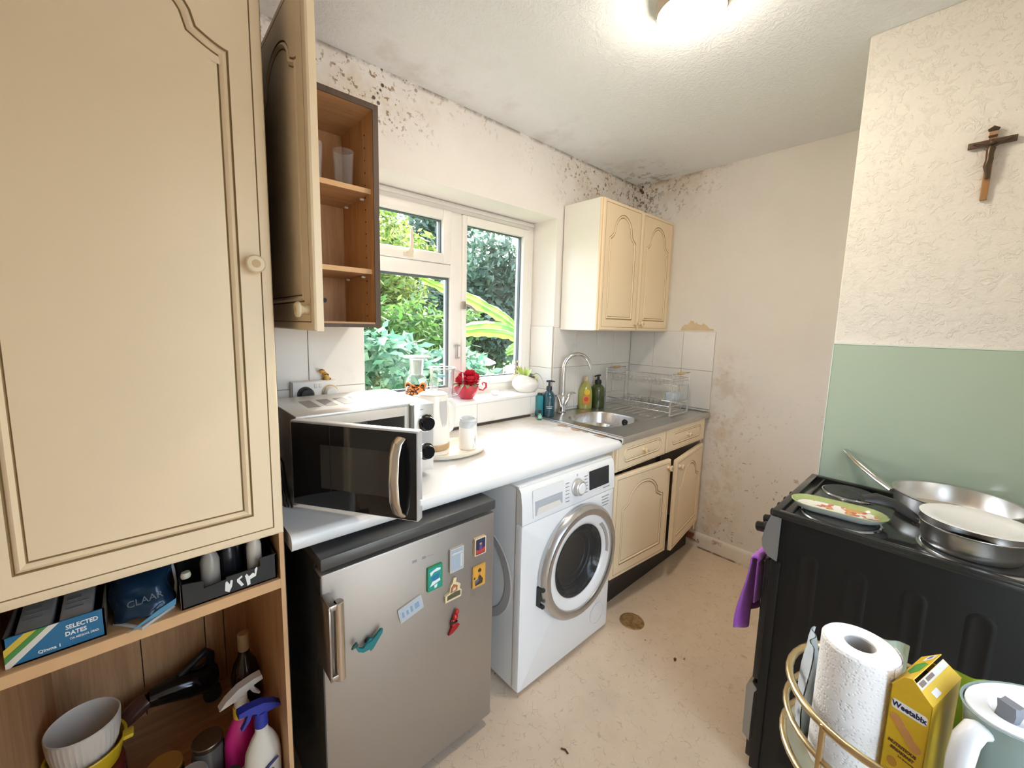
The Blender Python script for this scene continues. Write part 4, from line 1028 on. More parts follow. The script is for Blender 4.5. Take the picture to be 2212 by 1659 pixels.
t = thing('measuring_jug', 'clear plastic measuring jug with blue markings on the sill', 'jug', (cx, cy, SZ))
part('jug_body', MB().lathe([(0, .002), (.048, .002), (.052, .006), (.062, .15), (.066, .166), (.069, .168)], (cx, cy, SZ), 40), CLEARP, t, smooth=60)
part('rim', MB().tube([(cx+.067*math.cos(R(a)), cy+.067*math.sin(R(a)), SZ+.168) for a in range(0, 360, 12)], .003, 8, closed=True), pm('jug_rim', (.75, .80, .82), .15, trans=.3), t)
part('jug_handle', MB().tube([(cx+.05, cy-.045, SZ+.155), (cx+.075, cy-.07, SZ+.15), (cx+.078, cy-.073, SZ+.09), (cx+.058, cy-.052, SZ+.04), (cx+.042, cy-.036, SZ+.035)], .005, 8), CLEARP, t)
for pr, a0_, a1_ in (([(.0638, .128), (.0642, .140)], 215, 250), ([(.0612, .085), (.0613, .088)], 205, 245), ([(.058, .05), (.0581, .053)], 205, 235)):
    part('jug_print', MB().lathe(pr, (cx, cy, SZ), 12, a0=a0_, a1=a1_), pm('jug_blue', (.20, .42, .48), .4), t)
cx, cy = 1.030, -.005
t = thing('stem_glass', 'small clear stemmed glass standing behind the kettle', 'glass', (cx, cy+.02, SZ))
part('glass', MB().lathe([(0, 0), (.022, 0), (.022, .002), (.004, .006), (.0032, .045), (.010, .055), (.020, .075), (.0225, .105), (.0215, .105), (.018, .076), (0, .06)], (cx, cy+.02, SZ), 28), GLASS, t, smooth=60)
# red cup of roses
cx, cy = 1.262, .068
t = thing('flower_cup', 'glossy red teacup planted with red fabric roses on the sill', 'flowers', (cx, cy, SZ))
REDC = pm('red_ceramic', (.50, .015, .045), .12, coat=.5, var=.05)
part('cup', MB().lathe([(0, 0), (.032, 0), (.036, .004), (.05, .02), (.064, .045), (.070, .070), (.071, .074), (.068, .074), (.060, .045), (.03, .01)], (cx, cy, SZ), 40), REDC, t, smooth=60)
part('cup_handle', MB().tube([(cx+.060, cy-.020, SZ+.045), (cx+.085, cy-.028, SZ+.04), (cx+.103, cy-.034, SZ+.055), (cx+.102, cy-.033, SZ+.076), (cx+.088, cy-.029, SZ+.082), (cx+.080, cy-.026, SZ+.074), (cx+.086, cy-.028, SZ+.068)], [.006, .006, .006, .006, .005, .005, .004], 10), REDC, t, smooth=60)
ROSE = pm('rose_red', (.55, .008, .03), .6, var=.25, vscale=30)
def rose(c, r, seed):
    m = MB(); rn = random.Random(seed); n = 0
    for lay, (k, rad, tilt, hh) in enumerate(((3, .22, 12, .95), (4, .42, 25, .9), (5, .62, 42, .8), (6, .80, 62, .66))):
        for i in range(k):
            a = 360*i/k+lay*37+rn.uniform(-10, 10)
            M = Matrix.Translation(c) @ Matrix.Rotation(R(a), 4, 'Z') @ Matrix.Translation((r*rad*.35, 0, 0)) @ Matrix.Rotation(R(tilt), 4, 'Y')
            V = []; F = []
            for j in range(5):
                s = j/4
                for q in range(5):
                    u_ = (q-2)/2; w = r*(.35+.45*math.sin(math.pi*(.15+.7*s)))
                    V.append((r*.30*(1-u_*u_)*math.sin(math.pi*s*.9)+r*.10*s*s*2, u_*w, r*1.15*hh*s))
            for j in range(4):
                for q in range(4): z = j*5+q; F.append((z, z+1, z+6, z+5))
            m.raw(V, F, 0, M)
    m.ball((c[0], c[1], c[2]+r*.35), (r*.4, r*.4, r*.45), 10)
    return m
for i, (dx, dy, dz, r) in enumerate(((-.035, .0, .090, .030), (.006, -.030, .086, .036), (.038, -.01, .096, .032), (.004, .028, .102, .032), (.02, .0, .118, .030))):
    part('rose', rose((cx+dx, cy+dy, SZ+dz), r, i), ROSE, t, smooth=60)
def leaf_strip(m, base, d, L, w, droop=.4, n=6, mi=0, fold=.25, up=.6):
    d = Vector(d).normalized(); sd = Vector((-d.y, d.x, 0)); sd = sd.normalized() if sd.length > 1e-5 else Vector((1, 0, 0))
    V = []; F = []
    for i in range(n+1):
        s = i/n; p = Vector(base)+d*(L*s)+Vector((0, 0, L*(up*s-droop*s*s)))
        ww = w*math.sin(math.pi*min(1, .12+.88*s))**.7 if s < 1 else 0.0004
        V += [tuple(p-sd*ww+Vector((0, 0, fold*ww))), tuple(p), tuple(p+sd*ww+Vector((0, 0, fold*ww)))]
    for i in range(n):
        a = i*3; F += [(a, a+1, a+4, a+3), (a+1, a+2, a+5, a+4)]
    m.raw(V, F, mi); return m
LEAFD = pm('variegated_leaf', (.16, .24, .07), .5, var=.6, vscale=60)
rn = random.Random(3)
for i in range(9):
    a = R(190+i*24+rn.uniform(-8, 8)); r0 = .045
    part('leaf', leaf_strip(MB(), (cx+r0*math.cos(a), cy+r0*math.sin(a), SZ+.074), (math.cos(a), math.sin(a), 0), .045, .012, .7, 5, up=.5), LEAFD, t, smooth=60)
solo('sea_shell', MB().lathe([(0, 0), (.020, .0), (.023, .006), (.021, .014), (.013, .022), (0, .026)], (1.459, .072, SZ), 14, sx=1.0, sy=.8).tube([(1.459+.02*math.cos(a), .072+.016*math.sin(a), SZ+.012+.004*a/3) for a in [i*.5 for i in range(12)]], .0035, 6), pm('shell_white', (.80, .78, .76), .4), 'small white spiral sea shell on the middle of the sill', 'shell')
# white pot with plant
cx, cy = 1.690, .062
t = thing('potted_plant', 'round white swirled ceramic pot with a pale green plant on the sill', 'plant', (cx, cy, SZ))
V = []; F = []; nr, na = 14, 40
for j in range(nr+1):
    s = j/nr; z = .092*s; r = .045+.040*math.sin(math.pi*(.10+.78*s))-.004
    if s > .9: r -= .004
    for i in range(na):
        a = 2*math.pi*i/na; rr = r*(1+.035*math.sin(5*a+6*s)*math.sin(math.pi*s))
        zz = z+(.010*math.sin(2*a+.8) if s > .9 else 0)
        V.append((cx+rr*math.cos(a)*1.06, cy+rr*math.sin(a)*.95, SZ+zz))
for j in range(nr):
    for i in range(na): a = j*na; F.append((a+i, a+(i+1) % na, a+na+(i+1) % na, a+na+i))
F.append(tuple(range(na))[::-1])
part('pot', MB().raw(V, F), pm('white_glaze', (.80, .78, .74), .15, var=.02, coat=.3), t, smooth=60)
part('soil', MB().lathe([(0, .082), (.05, .080)], (cx, cy, SZ), 24), pm('dark_moss', (.05, .06, .015), .9, var=.5, vscale=40), t)
PL = pm('lime_leaf', (.42, .56, .12), .45, var=.3, vscale=20, sss=.0)
DG = pm('dark_green_leaf', (.05, .16, .04), .4, var=.3)
rn = random.Random(8)
for i in range(13):
    a = R(rn.uniform(0, 360)); L = rn.uniform(.05, .085)
    part('leaf', leaf_strip(MB(), (cx-.012+.02*math.cos(a), cy+.02*math.sin(a), SZ+.08), (math.cos(a), math.sin(a), 0), L*.6, .0075, .25, 6, up=1.6), PL, t, smooth=60)
part('leaf', leaf_strip(MB(), (cx+.03, cy-.02, SZ+.085), (.8, -.6, 0), .075, .013, 2.2, 8, up=1.5), DG, t, smooth=60)
part('leaf', leaf_strip(MB(), (cx+.0, cy-.035, SZ+.09), (.5, -.85, 0), .05, .014, 1.2, 8, up=.7), pm('yellow_leaf', (.62, .60, .12), .5), t, smooth=60)
st = part('flower_stem', MB().tube([(cx-.045, cy+.03, SZ+.08), (cx-.052, cy+.035, SZ+.13), (cx-.056, cy+.04, SZ+.185)], .0018, 6), PL, t)
for k in range(7):
    z = .085+.015*k; s = (-1)**k
    part('blossom', MB().ball((cx-.052+s*.008, cy+.032-.004*s, SZ+z), (.008, .007, .006), 8), pm('orange_blossom', (.75, .42, .22), .6, var=.3), st)

# ------------------------------------------------------------------ sink things
tx, ty = 1.885, -.058
t = thing('mixer_tap', 'chrome swan neck mixer tap with two lever handles at the sink', 'tap', (tx, ty, .9115))
part('tap_base', MB().lathe([(0, 0), (.026, 0), (.026, .006), (.016, .012), (.014, .03), (.017, .05), (.020, .075), (.017, .10), (.0125, .11)], (tx, ty, .9115), 28), CHROME, t, smooth=50)
d_ = Vector((.88, -.48, 0)).normalized()
pts = [(tx, ty, 1.01), (tx, ty, 1.12), (tx, ty, 1.175)]+[Vector((tx, ty, 1.185))+d_*(.083*(1-math.cos(R(a))))+Vector((0, 0, .083*math.sin(R(a)))) for a in range(0, 166, 15)]
pts.append(Vector(pts[-1])+(Vector(pts[-1])-Vector(pts[-2])).normalized()*.025)
part('spout', MB().tube(pts, .0115, 14), CHROME, t, smooth=60)
part('lever', MB().tube([(tx+.012, ty-.004, .955), (tx+.035, ty-.010, 1.0), (tx+.045, ty-.012, 1.028), (tx+.072, ty-.02, 1.034), (tx+.088, ty-.024, 1.028)], [.009, .014, .010, .0055, .005], 12), CHROME, t, smooth=60)
part('lever', MB().tube([(tx-.012, ty-.004, .955), (tx-.035, ty-.004, 1.0), (tx-.045, ty-.004, 1.022), (tx-.070, ty-.006, 1.024)], [.009, .014, .010, .0055], 12), CHROME, t, smooth=60)
sx_, sy_ = 2.125, -.045
t = thing('dish_soap_bottle', 'clear bottle of yellow washing up liquid with fruit label by the tap', 'bottle', (sx_, sy_, .911))
Ms = Matrix.Translation((sx_, sy_, .911)) @ Matrix.Rotation(R(-41), 4, 'Z')
part('bottle', MB(Ms).lathe([(0, 0), (.92, 0), (1.0, .006), (1.0, .085), (.93, .12), (.62, .155), (.36, .172), (.30, .180)], seg=32, sx=.044, sy=.028), pm('yellow_soap', (.60, .58, .16), .12, var=.1, trans=.35), t, smooth=60)
part('cap', MB(Ms).lathe([(0, .208), (.013, .207), (.0145, .203), (.0145, .178)], seg=18), pm('cap_tan', (.62, .48, .32), .4), t)
Ml = Ms @ frame((0, -.0285, 0), (1, 0, 0), (0, 0, 1))
part('label_sticker', MB(Ml).prism(circ(18, .019, .004, .108), .0012), pm('label_yellow', (.80, .55, .02), .4), t)
part('label_sticker', MB(Ml).prism(rrect(-.022, .024, .030, .090, .014), .0012), pm('label_orange', (.75, .25, .03), .4), t)
part('label_sticker', MB(Ml).prism(circ(14, .014, .0, .064), .0018), pm('label_red', (.6, .06, .04), .4), t)
pump_bottle('pump_bottle', 'olive green pump bottle beside the yellow washing up liquid', (2.235, -.060, .911), .046, .155, (.045, .065, .018), spout=(-1, .1))
t = thing('toothbrush', 'thin black toothbrush leaning on the dish rack corner', 'toothbrush', (2.30, -.062, .912))
part('stick', MB().tube([(2.296, -.064, .913), (2.300, -.062, 1.03)], .0035, 8), BLACKP, t)
# dish rack
WIRE = pm('wire_steel', (.72, .72, .72), .25, .85, var=.03)
RX0, RX1, RY0, RY1, RZ0, RZ1 = 2.320, 2.545, -.515, -.065, .914, 1.165
t = thing('dish_rack', 'two tier chrome wire dish rack with wooden grips on the drainer', 'dish rack', ((RX0+RX1)/2, (RY0+RY1)/2, RZ0))
for y in (RY0, RY1):
    lean = .0
    e = part('end_frame', MB().tube([(RX0, y, RZ0+.004), (RX0, y, RZ1), (RX1, y, RZ1), (RX1, y, RZ0+.004), (RX0+.002, y, RZ0+.004)], .0042, 8, closed=False)
         .tube([(RX0, y, RZ1-.045), (RX1, y, RZ1-.045)], .003, 6).tube([(RX0, y, RZ0+.085), (RX1, y, RZ0+.085)], .003, 6)
         .tube([(RX0+.07, y, RZ0+.085), (RX0+.07, y, RZ1-.045)], .002, 6).tube([(RX0+.15, y, RZ0+.085), (RX0+.15, y, RZ1-.045)], .002, 6), WIRE, t)
    part('grip', MB().tube([((RX0+RX1)/2-.035, y, RZ1), ((RX0+RX1)/2+.035, y, RZ1)], .0085, 12), pm('grip_wood', (.55, .36, .17), .5), e, 'wooden grip')
def basket(name, z, depth, x0, x1):
    b = part(name, MB().tube([(x0, RY0, z), (x1, RY0, z), (x1, RY1, z), (x0, RY1, z)], .003, 6, closed=True)
             .tube([(x0+.02, RY0+.02, z-depth), (x1-.02, RY0+.02, z-depth), (x1-.02, RY1-.02, z-depth), (x0+.02, RY1-.02, z-depth)], .0022, 6, closed=True), WIRE, t)
    for i in range(16):
        y = RY0+.03+(RY1-RY0-.06)*i/15
        part('wire', MB().tube([(x0, y, z), (x0+.02, y, z-depth), (x1-.02, y, z-depth), (x1, y, z)], .0016, 5), WIRE, b)
basket('upper_basket', RZ1-.030, .045, RX0+.005, RX1-.005)
basket('lower_basket', RZ0+.058, .040, RX0+.005, RX1-.005)
t = thing('cutlery_caddy', 'small wire cutlery basket with pale blue sponge inside hung on the dish rack', 'caddy', (2.45, -.47, .985))
part('caddy_frame', MB().tube([(2.40, -.51, 1.09), (2.53, -.51, 1.09), (2.53, -.42, 1.09), (2.40, -.42, 1.09)], .0025, 6, closed=True).tube([(2.40, -.51, .99), (2.53, -.51, .99), (2.53, -.42, .99), (2.40, -.42, .99)], .0025, 6, closed=True), WIRE, t)
for i in range(9):
    x = 2.40+.13*i/8
    part('wire', MB().tube([(x, -.51, 1.09), (x, -.51, .99), (x, -.42, .99), (x, -.42, 1.09)], .0015, 5), WIRE, t)
solo('sponge', MB().box(2.41, 2.50, -.495, -.435, .993, 1.045, .008), pm('pale_blue_sponge', (.62, .72, .80), .9, var=.1, vscale=60), 'pale blue sponge in the wire basket of the dish rack', 'sponge')
solo('mixing_bowl', MB().lathe([(0, 0), (.05, 0), (.08, .02), (.098, .06), (.105, .075), (.108, .077), (.105, .079), (.095, .06), (.075, .022), (0, .004)], (1.915, -.285, .790), 48), STEEL, 'shiny steel bowl sitting in the sink', 'bowl', smooth=60)

# ------------------------------------------------------------------ glasses in the open cabinet
def tumbler(x, y, z, r, h, label):
    p_ = [(0, .0), (r*.72, 0), (r*.78, .006), (r, h), (r-.002, h+.001), (r-.004, h-.001), (r*.72, .012), (0, .010)]
    return solo('drinking_glass', MB().lathe(p_, (x, y, z), 28), GLASS, label, 'glass', 'glasses in the open cabinet', smooth=50)
tumbler(.425, -.20, 1.869, .030, .150, 'tall clear drinking glass nearest the open cabinet door')
tumbler(.468, -.145, 1.869, .030, .140, 'tall clear glass standing between two others in the cabinet')
tumbler(.560, -.165, 1.869, .034, .130, 'clear flared tumbler near the right side of the open cabinet')

# ------------------------------------------------------------------ larder: upper shelf
def printed_box_mat():
    return None
t = thing('dates_box', 'blue printed cardboard tray of dates with yellow, green and white stripes', 'box', (-.148, -.45, .80))
BLUE = pm('box_blue', (.012, .14, .29), .5, var=.06)
x0, x1, y0, y1, z0, z1 = -.212, -.083, -.562, -.33, .8005, .858
part('tray_wall', MB().box(x0, x1, y0, y0+.003, z0, z1), BLUE, t)
part('tray_body', MB().box(x0, x0+.003, y0, y1, z0, z1).box(x1-.003, x1, y0, y1, z0, z1).box(x0, x1, y1-.003, y1, z0, z1).box(x0, x1, y0, y1, z0, z0+.003), pm('card_inside', (.14, .11, .09), .8), t)
Mf = FY(x0, y0-.0002, z0); hh = z1-z0
for nm_, c, P in (('yellow', (.62, .45, .05), [(0, .022), (.041, hh), (.026, hh), (0, .036)]), ('green', (.06, .24, .05), [(0, .010), (.055, hh), (.041, hh), (0, .021)]), ('white', (.70, .66, .58), [(0, 0), (.006, 0), (.069, hh), (.055, hh), (0, .009)])):
    part('stripe', MB(Mf).prism(P, .0006), pm('stripe_'+nm_, c, .5), t)
WPR = pm('white_print', (.80, .80, .78), .5)
text_part('lettering', 'SELECTED', .0118, Mf @ Matrix.Translation((.098, .042, .0006)), WPR, t, bold=.0003, sx=.82)
text_part('lettering', 'DATES', .0118, Mf @ Matrix.Translation((.089, .029, .0006)), WPR, t, bold=.0003, sx=.82)
text_part('lettering', 'Qinma 1', .0085, Mf @ Matrix.Translation((.054, .012, .0006)), WPR, t, bold=.0002)
text_part('lettering', 'CIA MEDJOUL DEAD.', .0055, Mf @ Matrix.Translation((.100, .018, .0006)), WPR, t, bold=.0001, sx=.78)
for x, y, w, c in ((-.178, -.545, .045, (.30, .29, .26)), (-.123, -.55, .045, (.36, .33, .30))):
    o = thing('snack_packet', ('grey green' if x < -.15 else 'pale grey') + ' printed packet lying in the dates box', 'packet', (x, y+.08, .805))
    part('packet', MB(Matrix.Translation((x, y, .845)) @ Matrix.Rotation(R(6), 4, 'X')).box(-w/2, w/2, 0, .17, -.02, .008, .004), pm('packet_%d' % int(-x*1000), c, .6, var=.2, vscale=60), o)
    part('print', MB(Matrix.Translation((x, y, .845)) @ Matrix.Rotation(R(6), 4, 'X')).box(-w*.35, w*.2, .03, .036, .008, .0086).box(-w*.35, w*.35, .046, .050, .008, .0086).box(-w*.35, w*.1, .060, .072, .008, .0086), PRINTK, o)
# foil bag
t = thing('foil_bag', 'shiny dark blue plastic food bag slumped on the larder shelf', 'bag', (-.03, -.46, .80))
V = []; F = []; n, m = 14, 12
for k, sgn in ((0, -1), (1, 1)):
    for j in range(m+1):
        s = j/m
        for i in range(n+1):
            u_ = i/n; ed = (1-(2*u_-1)**4)*(1-(2*s-1)**6)
            bulge = .048*ed*(1-.35*s)+.004*math.sin(13*u_+7*s)+.003*math.sin(23*s+9*u_)
            V.append((-.076+.100*u_+.004*math.sin(9*s), -.535+.06*s+(sgn*bulge), .802+.086*s))
b0 = (n+1)*(m+1)
for k in (0, b0):
    for j in range(m):
        for i in range(n): a = k+j*(n+1)+i; F.append((a, a+1, a+n+2, a+n+1))
part('bag_body', MB().raw(V, F), pm('navy_foil', (.012, .035, .075), .18, .3, var=.3, vscale=14), t, smooth=70)
part('clear_edge', MB().tube([(-.072, -.535, .803), (-.03, -.586, .802), (.022, -.545, .803)], .004, 6).tube([(.024, -.535, .803), (.030, -.51, .84), (.024, -.48, .885)], .003, 6), pm('bag_clear_edge', (.45, .47, .48), .2), t)
text_part('lettering', 'CLAAR', .018, frame((-.022, -.588, .862), (1, .02, .05), (0, .3, 1)), pm('bag_print', (.06, .08, .10), .4), t)
part('blue_flash', MB(frame((-.01, -.591, .826), (1, .05, .15), (0, .2, 1))).prism([(-.045, -.012), (.035, .0), (.038, .012), (.01, .006)], .0012), pm('bag_blue', (.06, .22, .36), .25), t)
# black tray with bottles
t = thing('black_tray', 'black cardboard tray with notched front full of bottles on the larder shelf', 'tray', (.128, -.49, .80))
x0, x1, y0, y1 = .034, .218, -.570, -.41
fp = [(0, 0), (.184, 0), (.184, .063), (.150, .063), (.150, .043), (.082, .043), (.082, .038), (.040, .034), (.040, .052), (0, .058)]
part('front_wall', MB(FY(x0, y0+.003, .8005)).prism(fp, .003), pm('black_card', (.022, .022, .022), .7), t)
part('tray_body', MB().box(x0, x0+.003, y0, y1, .8005, .858).box(x1-.003, x1, y0, y1, .8005, .862).box(x0, x1, y1-.003, y1, .8005, .86).box(x0, x1, y0, y1, .8005, .8035), pm('black_card', (.02, .02, .02)), t)
part('cut_edge', MB().box(x0-.0006, x0, y0, y0+.004, .801, .858), pm('brown_card_edge', (.28, .2, .15), .8), t)
dog = MB(FY(.150, y0-.0002, .812)).prism([(-.038, 0), (-.030, -.006), (-.024, .006), (-.022, .020), (-.026, .022), (-.028, .012), (-.033, .022), (-.036, .020), (-.037, .010)], .0008).prism([(-.014, .018), (-.004, .024), (-.003, .020), (-.009, .016), (-.001, .000), (-.006, -.002), (-.014, .012)], .0008).prism([(.002, .020), (.006, .024), (.010, .016), (.018, .022), (.022, .018), (.022, .028), (.026, .034), (.028, .030), (.024, .012), (.012, .008), (.012, -.004), (.006, -.006), (.004, .010)], .0008)
part('white_motif', dog, WPR, t)
def simple_bottle(name, c, r, h, col, label, cap=None, capc=(.02, .02, .02), rough=.25):
    o = thing(name, label, 'bottle', c)
    part('bottle', MB().lathe([(0, 0), (r*.95, 0), (r, .005), (r, h*.68), (r*.8, h*.8), (r*.4, h*.9), (r*.4, h)], c, 24), pm(label.replace(' ', '_')[:40], col, rough, var=.12), o, smooth=50)
    part('cap', MB().cyl((c[0], c[1], c[2]+h-.002), r*.5, h*.13, seg=16, bev=.002), pm('cap_%d%d%d' % tuple(int(99*q) for q in capc), capc, .4), o)
    return o
simple_bottle('lotion_bottle', (.092, -.52, .804), .019, .10, (.34, .31, .27), 'grey white bottle in the notch of the black tray', capc=(.3, .28, .25))
simple_bottle('dark_bottle', (.130, -.50, .804), .018, .10, (.015, .015, .018), 'black bottle in the middle of the black tray')
simple_bottle('dark_bottle', (.152, -.47, .804), .016, .105, (.02, .02, .028), 'dark slim bottle at the back of the black tray')
simple_bottle('white_bottle', (.180, -.525, .804), .016, .11, (.60, .54, .45), 'cream white bottle at the right of the black tray', capc=(.55, .5, .42))
solo('pill_bottle', MB().lathe([(0, 0), (.009, 0), (.010, .004), (.008, .012), (0, .014)], (.046, -.54, .858), 16), pm('cream_cap', (.62, .55, .45), .5), 'small cream topped bottle poking up at the left of the black tray', 'bottle')

# ------------------------------------------------------------------ larder: lower compartment
LZ = .1755
def spray(name, label, c, rz, body, head, label_cols, sxy=(.045, .028), h=.18, collar=None):
    o = thing(name, label, 'bottle', c, rz)
    def P(nm, mb, m, par=o, **k): return part(nm, mb, m, par, local=True, **k)
    sx, sy = sxy
    b_ = P('bottle', MB().lathe([(0, 0), (.95, 0), (1, .006), (1, h*.52), (.92, h*.66), (.62, h*.82), (.40, h*.90), (.36, h*.93), (.36, h)], (0, 0, 0), 32, sx=sx, sy=sy), pm(name+'_body', body, .28, var=.05), smooth=60)
    if collar: P('collar', MB().lathe([(.018, h-.022), (.0195, h-.02), (.0195, h+.008), (.017, h+.010)], seg=24), pm(name+'_collar', collar, .35))
    hd = P('spray_head', MB().lathe([(.015, h-.002), (.0165, h+.0), (.0155, h+.040), (0, h+.042)], seg=20)
           .prism([(-.050, h+.030), (-.034, h+.048), (-.005, h+.066), (.030, h+.073), (.050, h+.073), (.052, h+.060), (.032, h+.056), (.012, h+.046), (.010, h+.036), (-.022, h+.034)], .024, Matrix.Translation((0, .012, 0)) @ Matrix.Rotation(R(90), 4, 'X')), pm(name+'_head', head, .35), smooth=30)
    P('trigger', MB().prism([(.016, h+.054), (.028, h+.056), (.036, h+.034), (.046, h+.018), (.042, h+.016), (.028, h+.030)], .012, Matrix.Translation((0, .006, 0)) @ Matrix.Rotation(R(90), 4, 'X')), pm(name+'_trig', head, .35), par=hd)
    for i, (c_, poly) in enumerate(label_cols):
        P('label_print', MB(Matrix.Translation((0, -sy-.0008, 0)) @ Matrix.Rotation(R(90), 4, 'X')).prism(poly, .0012+.0004*i), pm(name+'_lab%d' % i, c_, .5))
    return o, b_
o, b_ = spray('pink_spray_bottle', 'magenta spray bottle with white trigger head and yellow collar in the larder', (.146, -.428, LZ), 4, (.50, .012, .17), (.60, .56, .50),
      [((.62, .55, .5), [(-.015, .03), (.025, .045), (.026, .07), (-.014, .055)])], (.044, .030), .205, (.65, .42, .05))
spray('white_spray_bottle', 'white spray bottle with blue trigger head and green label in the larder', (.178, -.506, LZ), 186, (.66, .62, .54), (.02, .035, .30), [], (.043, .031), .196)
Mr = frame((.176, -.5385, LZ+.012), (.993, .10, 0), (0, 0, 1)) @ Matrix.Scale(.92, 4)
ws = bpy.data.objects['white_spray_bottle']
part('label_print', MB(Mr).prism([(-.038, .060), (-.020, .078), (.010, .096), (.034, .104), (.036, .098), (.012, .086), (-.012, .068)], .002), pm('label_navy', (.03, .03, .14), .5), ws)
text_part('lettering', 'MILD', .018, Mr @ Matrix.Translation((.004, .066, .002)) @ Matrix.Rotation(R(22), 4, 'Z'), pm('label_green_text', (.03, .10, .03), .5), ws, bold=.0005)
text_part('lettering', 'POWER', .017, Mr @ Matrix.Translation((.004, .050, .002)) @ Matrix.Rotation(R(22), 4, 'Z'), pm('label_green_text', (.03, .1, .03)), ws, bold=.0005)
part('label_print', MB(Mr).prism([(-.025, .018), (.036, .05), (.038, .02), (.01, .008)], .0018), pm('label_leaf', (.20, .28, .12), .5), ws)
t = thing('wine_bottle', 'dark wine bottle with tan screw cap at the back of the larder', 'bottle', (.182, -.262, LZ))
part('bottle', MB().lathe([(0, 0), (.036, 0), (.038, .005), (.038, .17), (.030, .205), (.016, .235), (.0145, .25), (.0145, .255)], (.182, -.262, LZ), 28), pm('wine_glass_dark', (.025, .012, .008), .15), t, smooth=60)
part('screw_cap', MB().lathe([(.0148, .25), (.0155, .252), (.0155, .302), (.014, .304), (0, .304)], (.182, -.262, LZ), 20), pm('tan_cap', (.50, .36, .20), .35, .3), t)
t = thing('hand_vacuum', 'black handheld vacuum cleaner lying at the back of the larder', 'vacuum', (.03, -.10, LZ))
part('body', MB().tube([(-.045, -.11, .288), (.0, -.105, .284), (.05, -.10, .272), (.10, -.095, .262), (.122, -.09, .258)], [.026, .036, .042, .045, .032], 16, flat=1.0), BLACKG, t, smooth=60)
part('handle', MB().tube([(.03, -.10, .312), (.07, -.095, .335), (.10, -.09, .352), (.112, -.088, .335), (.110, -.09, .285)], [.011, .012, .013, .012, .012], 10), BLACKP, t, smooth=60)
part('nozzle', MB().tube([(-.045, -.11, .288), (-.075, -.115, .275), (-.115, -.12, .245), (-.125, -.125, .19)], [.020, .024, .018, .012], 12, flat=1.3), pm('smoked_brown', (.08, .035, .025), .2), t, smooth=60)
part('wheel', MB().cyl((.11, -.11, .2005), .025, .03, 'y', 16), RUBBER, t)
t = thing('bowl_stack', 'stack of tins below', 'bowl', (-.16, -.37, LZ)) if False else None
bx, by = -.160, -.29
t = thing('food_tin', 'dark red food tin under the yellow bowl in the larder', 'tin', (bx, by, LZ))
part('tin', MB().lathe([(0, 0), (.066, 0), (.068, .004), (.068, .125), (.066, .13), (0, .13)], (bx, by, LZ), 36), pm('dark_red_tin', (.12, .018, .015), .3), t)
part('band', MB().lathe([(.0685, .06), (.0688, .065), (.0688, .085), (.0685, .09)], (bx, by, LZ), 36), pm('tin_black', (.02, .015, .015), .4), t)
z = LZ+.1305
t = thing('yellow_bowl', 'yellow plastic bowl stacked between white bowl and tin', 'bowl', (bx, by, z))
part('bowl', MB().lathe([(0, 0), (.052, 0), (.060, .008), (.070, .050), (.073, .060), (.076, .061), (.075, .064), (.070, .062), (.060, .012), (0, .004)], (bx, by, z), 44), pm('yellow_plastic', (.62, .43, .02), .35, var=.04), t)
part('lip', MB().box(bx+.066, bx+.088, by-.03, by-.002, z+.052, z+.064, .004), pm('yellow_plastic', (.6, .43, .02)), t)
z += .032
t = thing('white_bowl', 'white ribbed ceramic bowl on top of the yellow bowl', 'bowl', (bx, by, z))
V = []; F = []; prof = [(.042, .004), (.050, .006), (.060, .03), (.065, .06), (.0675, .096), (.068, .100)]; na = 120
for j, (r, zz) in enumerate(prof):
    for i in range(na):
        a = 2*math.pi*i/na; rr = r*(1+(.010 if i % 3 == 0 else -.002)*(1 if 0 < j < 5 else 0)); V.append((bx+rr*math.cos(a), by+rr*math.sin(a), z+zz))
for j in range(len(prof)-1):
    for i in range(na): F.append((j*na+i, j*na+(i+1) % na, (j+1)*na+(i+1) % na, (j+1)*na+i))
F.append(tuple(range(na))[::-1])
mb = MB().raw(V, F); mb.lathe([(.0677, .100), (.066, .102), (.064, .099), (.060, .05), (.050, .014), (0, .010)], (bx, by, z), 60)
part('bowl', mb, pm('white_stoneware', (.62, .58, .52), .4, var=.03), t, smooth=25)
def jar(label, c, r, h, lidcol, body, metal=.9):
    o = thing('glass_jar', label, 'jar', c, group=None)
    part('jar_body', MB().lathe([(0, 0), (r*.95, 0), (r, .004), (r, h*.82), (r*.86, h*.9), (r*.86, h*.94)], c, 28), pm(label[:24].replace(' ', '_'), body, .1), o, smooth=50)
    part('lid', MB().lathe([(r*.93, h*.90), (r*.97, h*.91), (r*.97, h-.002), (r*.93, h), (r*.80, h-.0015), (0, h-.001)], c, 28), pm(label[:20].replace(' ', '_')+'_lid', lidcol, .3, metal), o)
jar('tall glass jar with dull brown metal lid beside the pink spray bottle', (.070, -.404, LZ), .036, .144, (.16, .13, .09), (.10, .09, .08))
jar('low jar with amber lid in the lower larder', (-.020, -.398, LZ), .040, .128, (.30, .13, .02), (.12, .06, .02), .2)
jar('low jar with pale grey lid in front of the tall jar', (.030, -.468, LZ), .034, .128, (.34, .32, .29), (.22, .2, .18), .2)
jar('small dark jar in front of the pink spray bottle', (.108, -.505, LZ), .020, .105, (.02, .02, .02), (.02, .02, .02), .0)

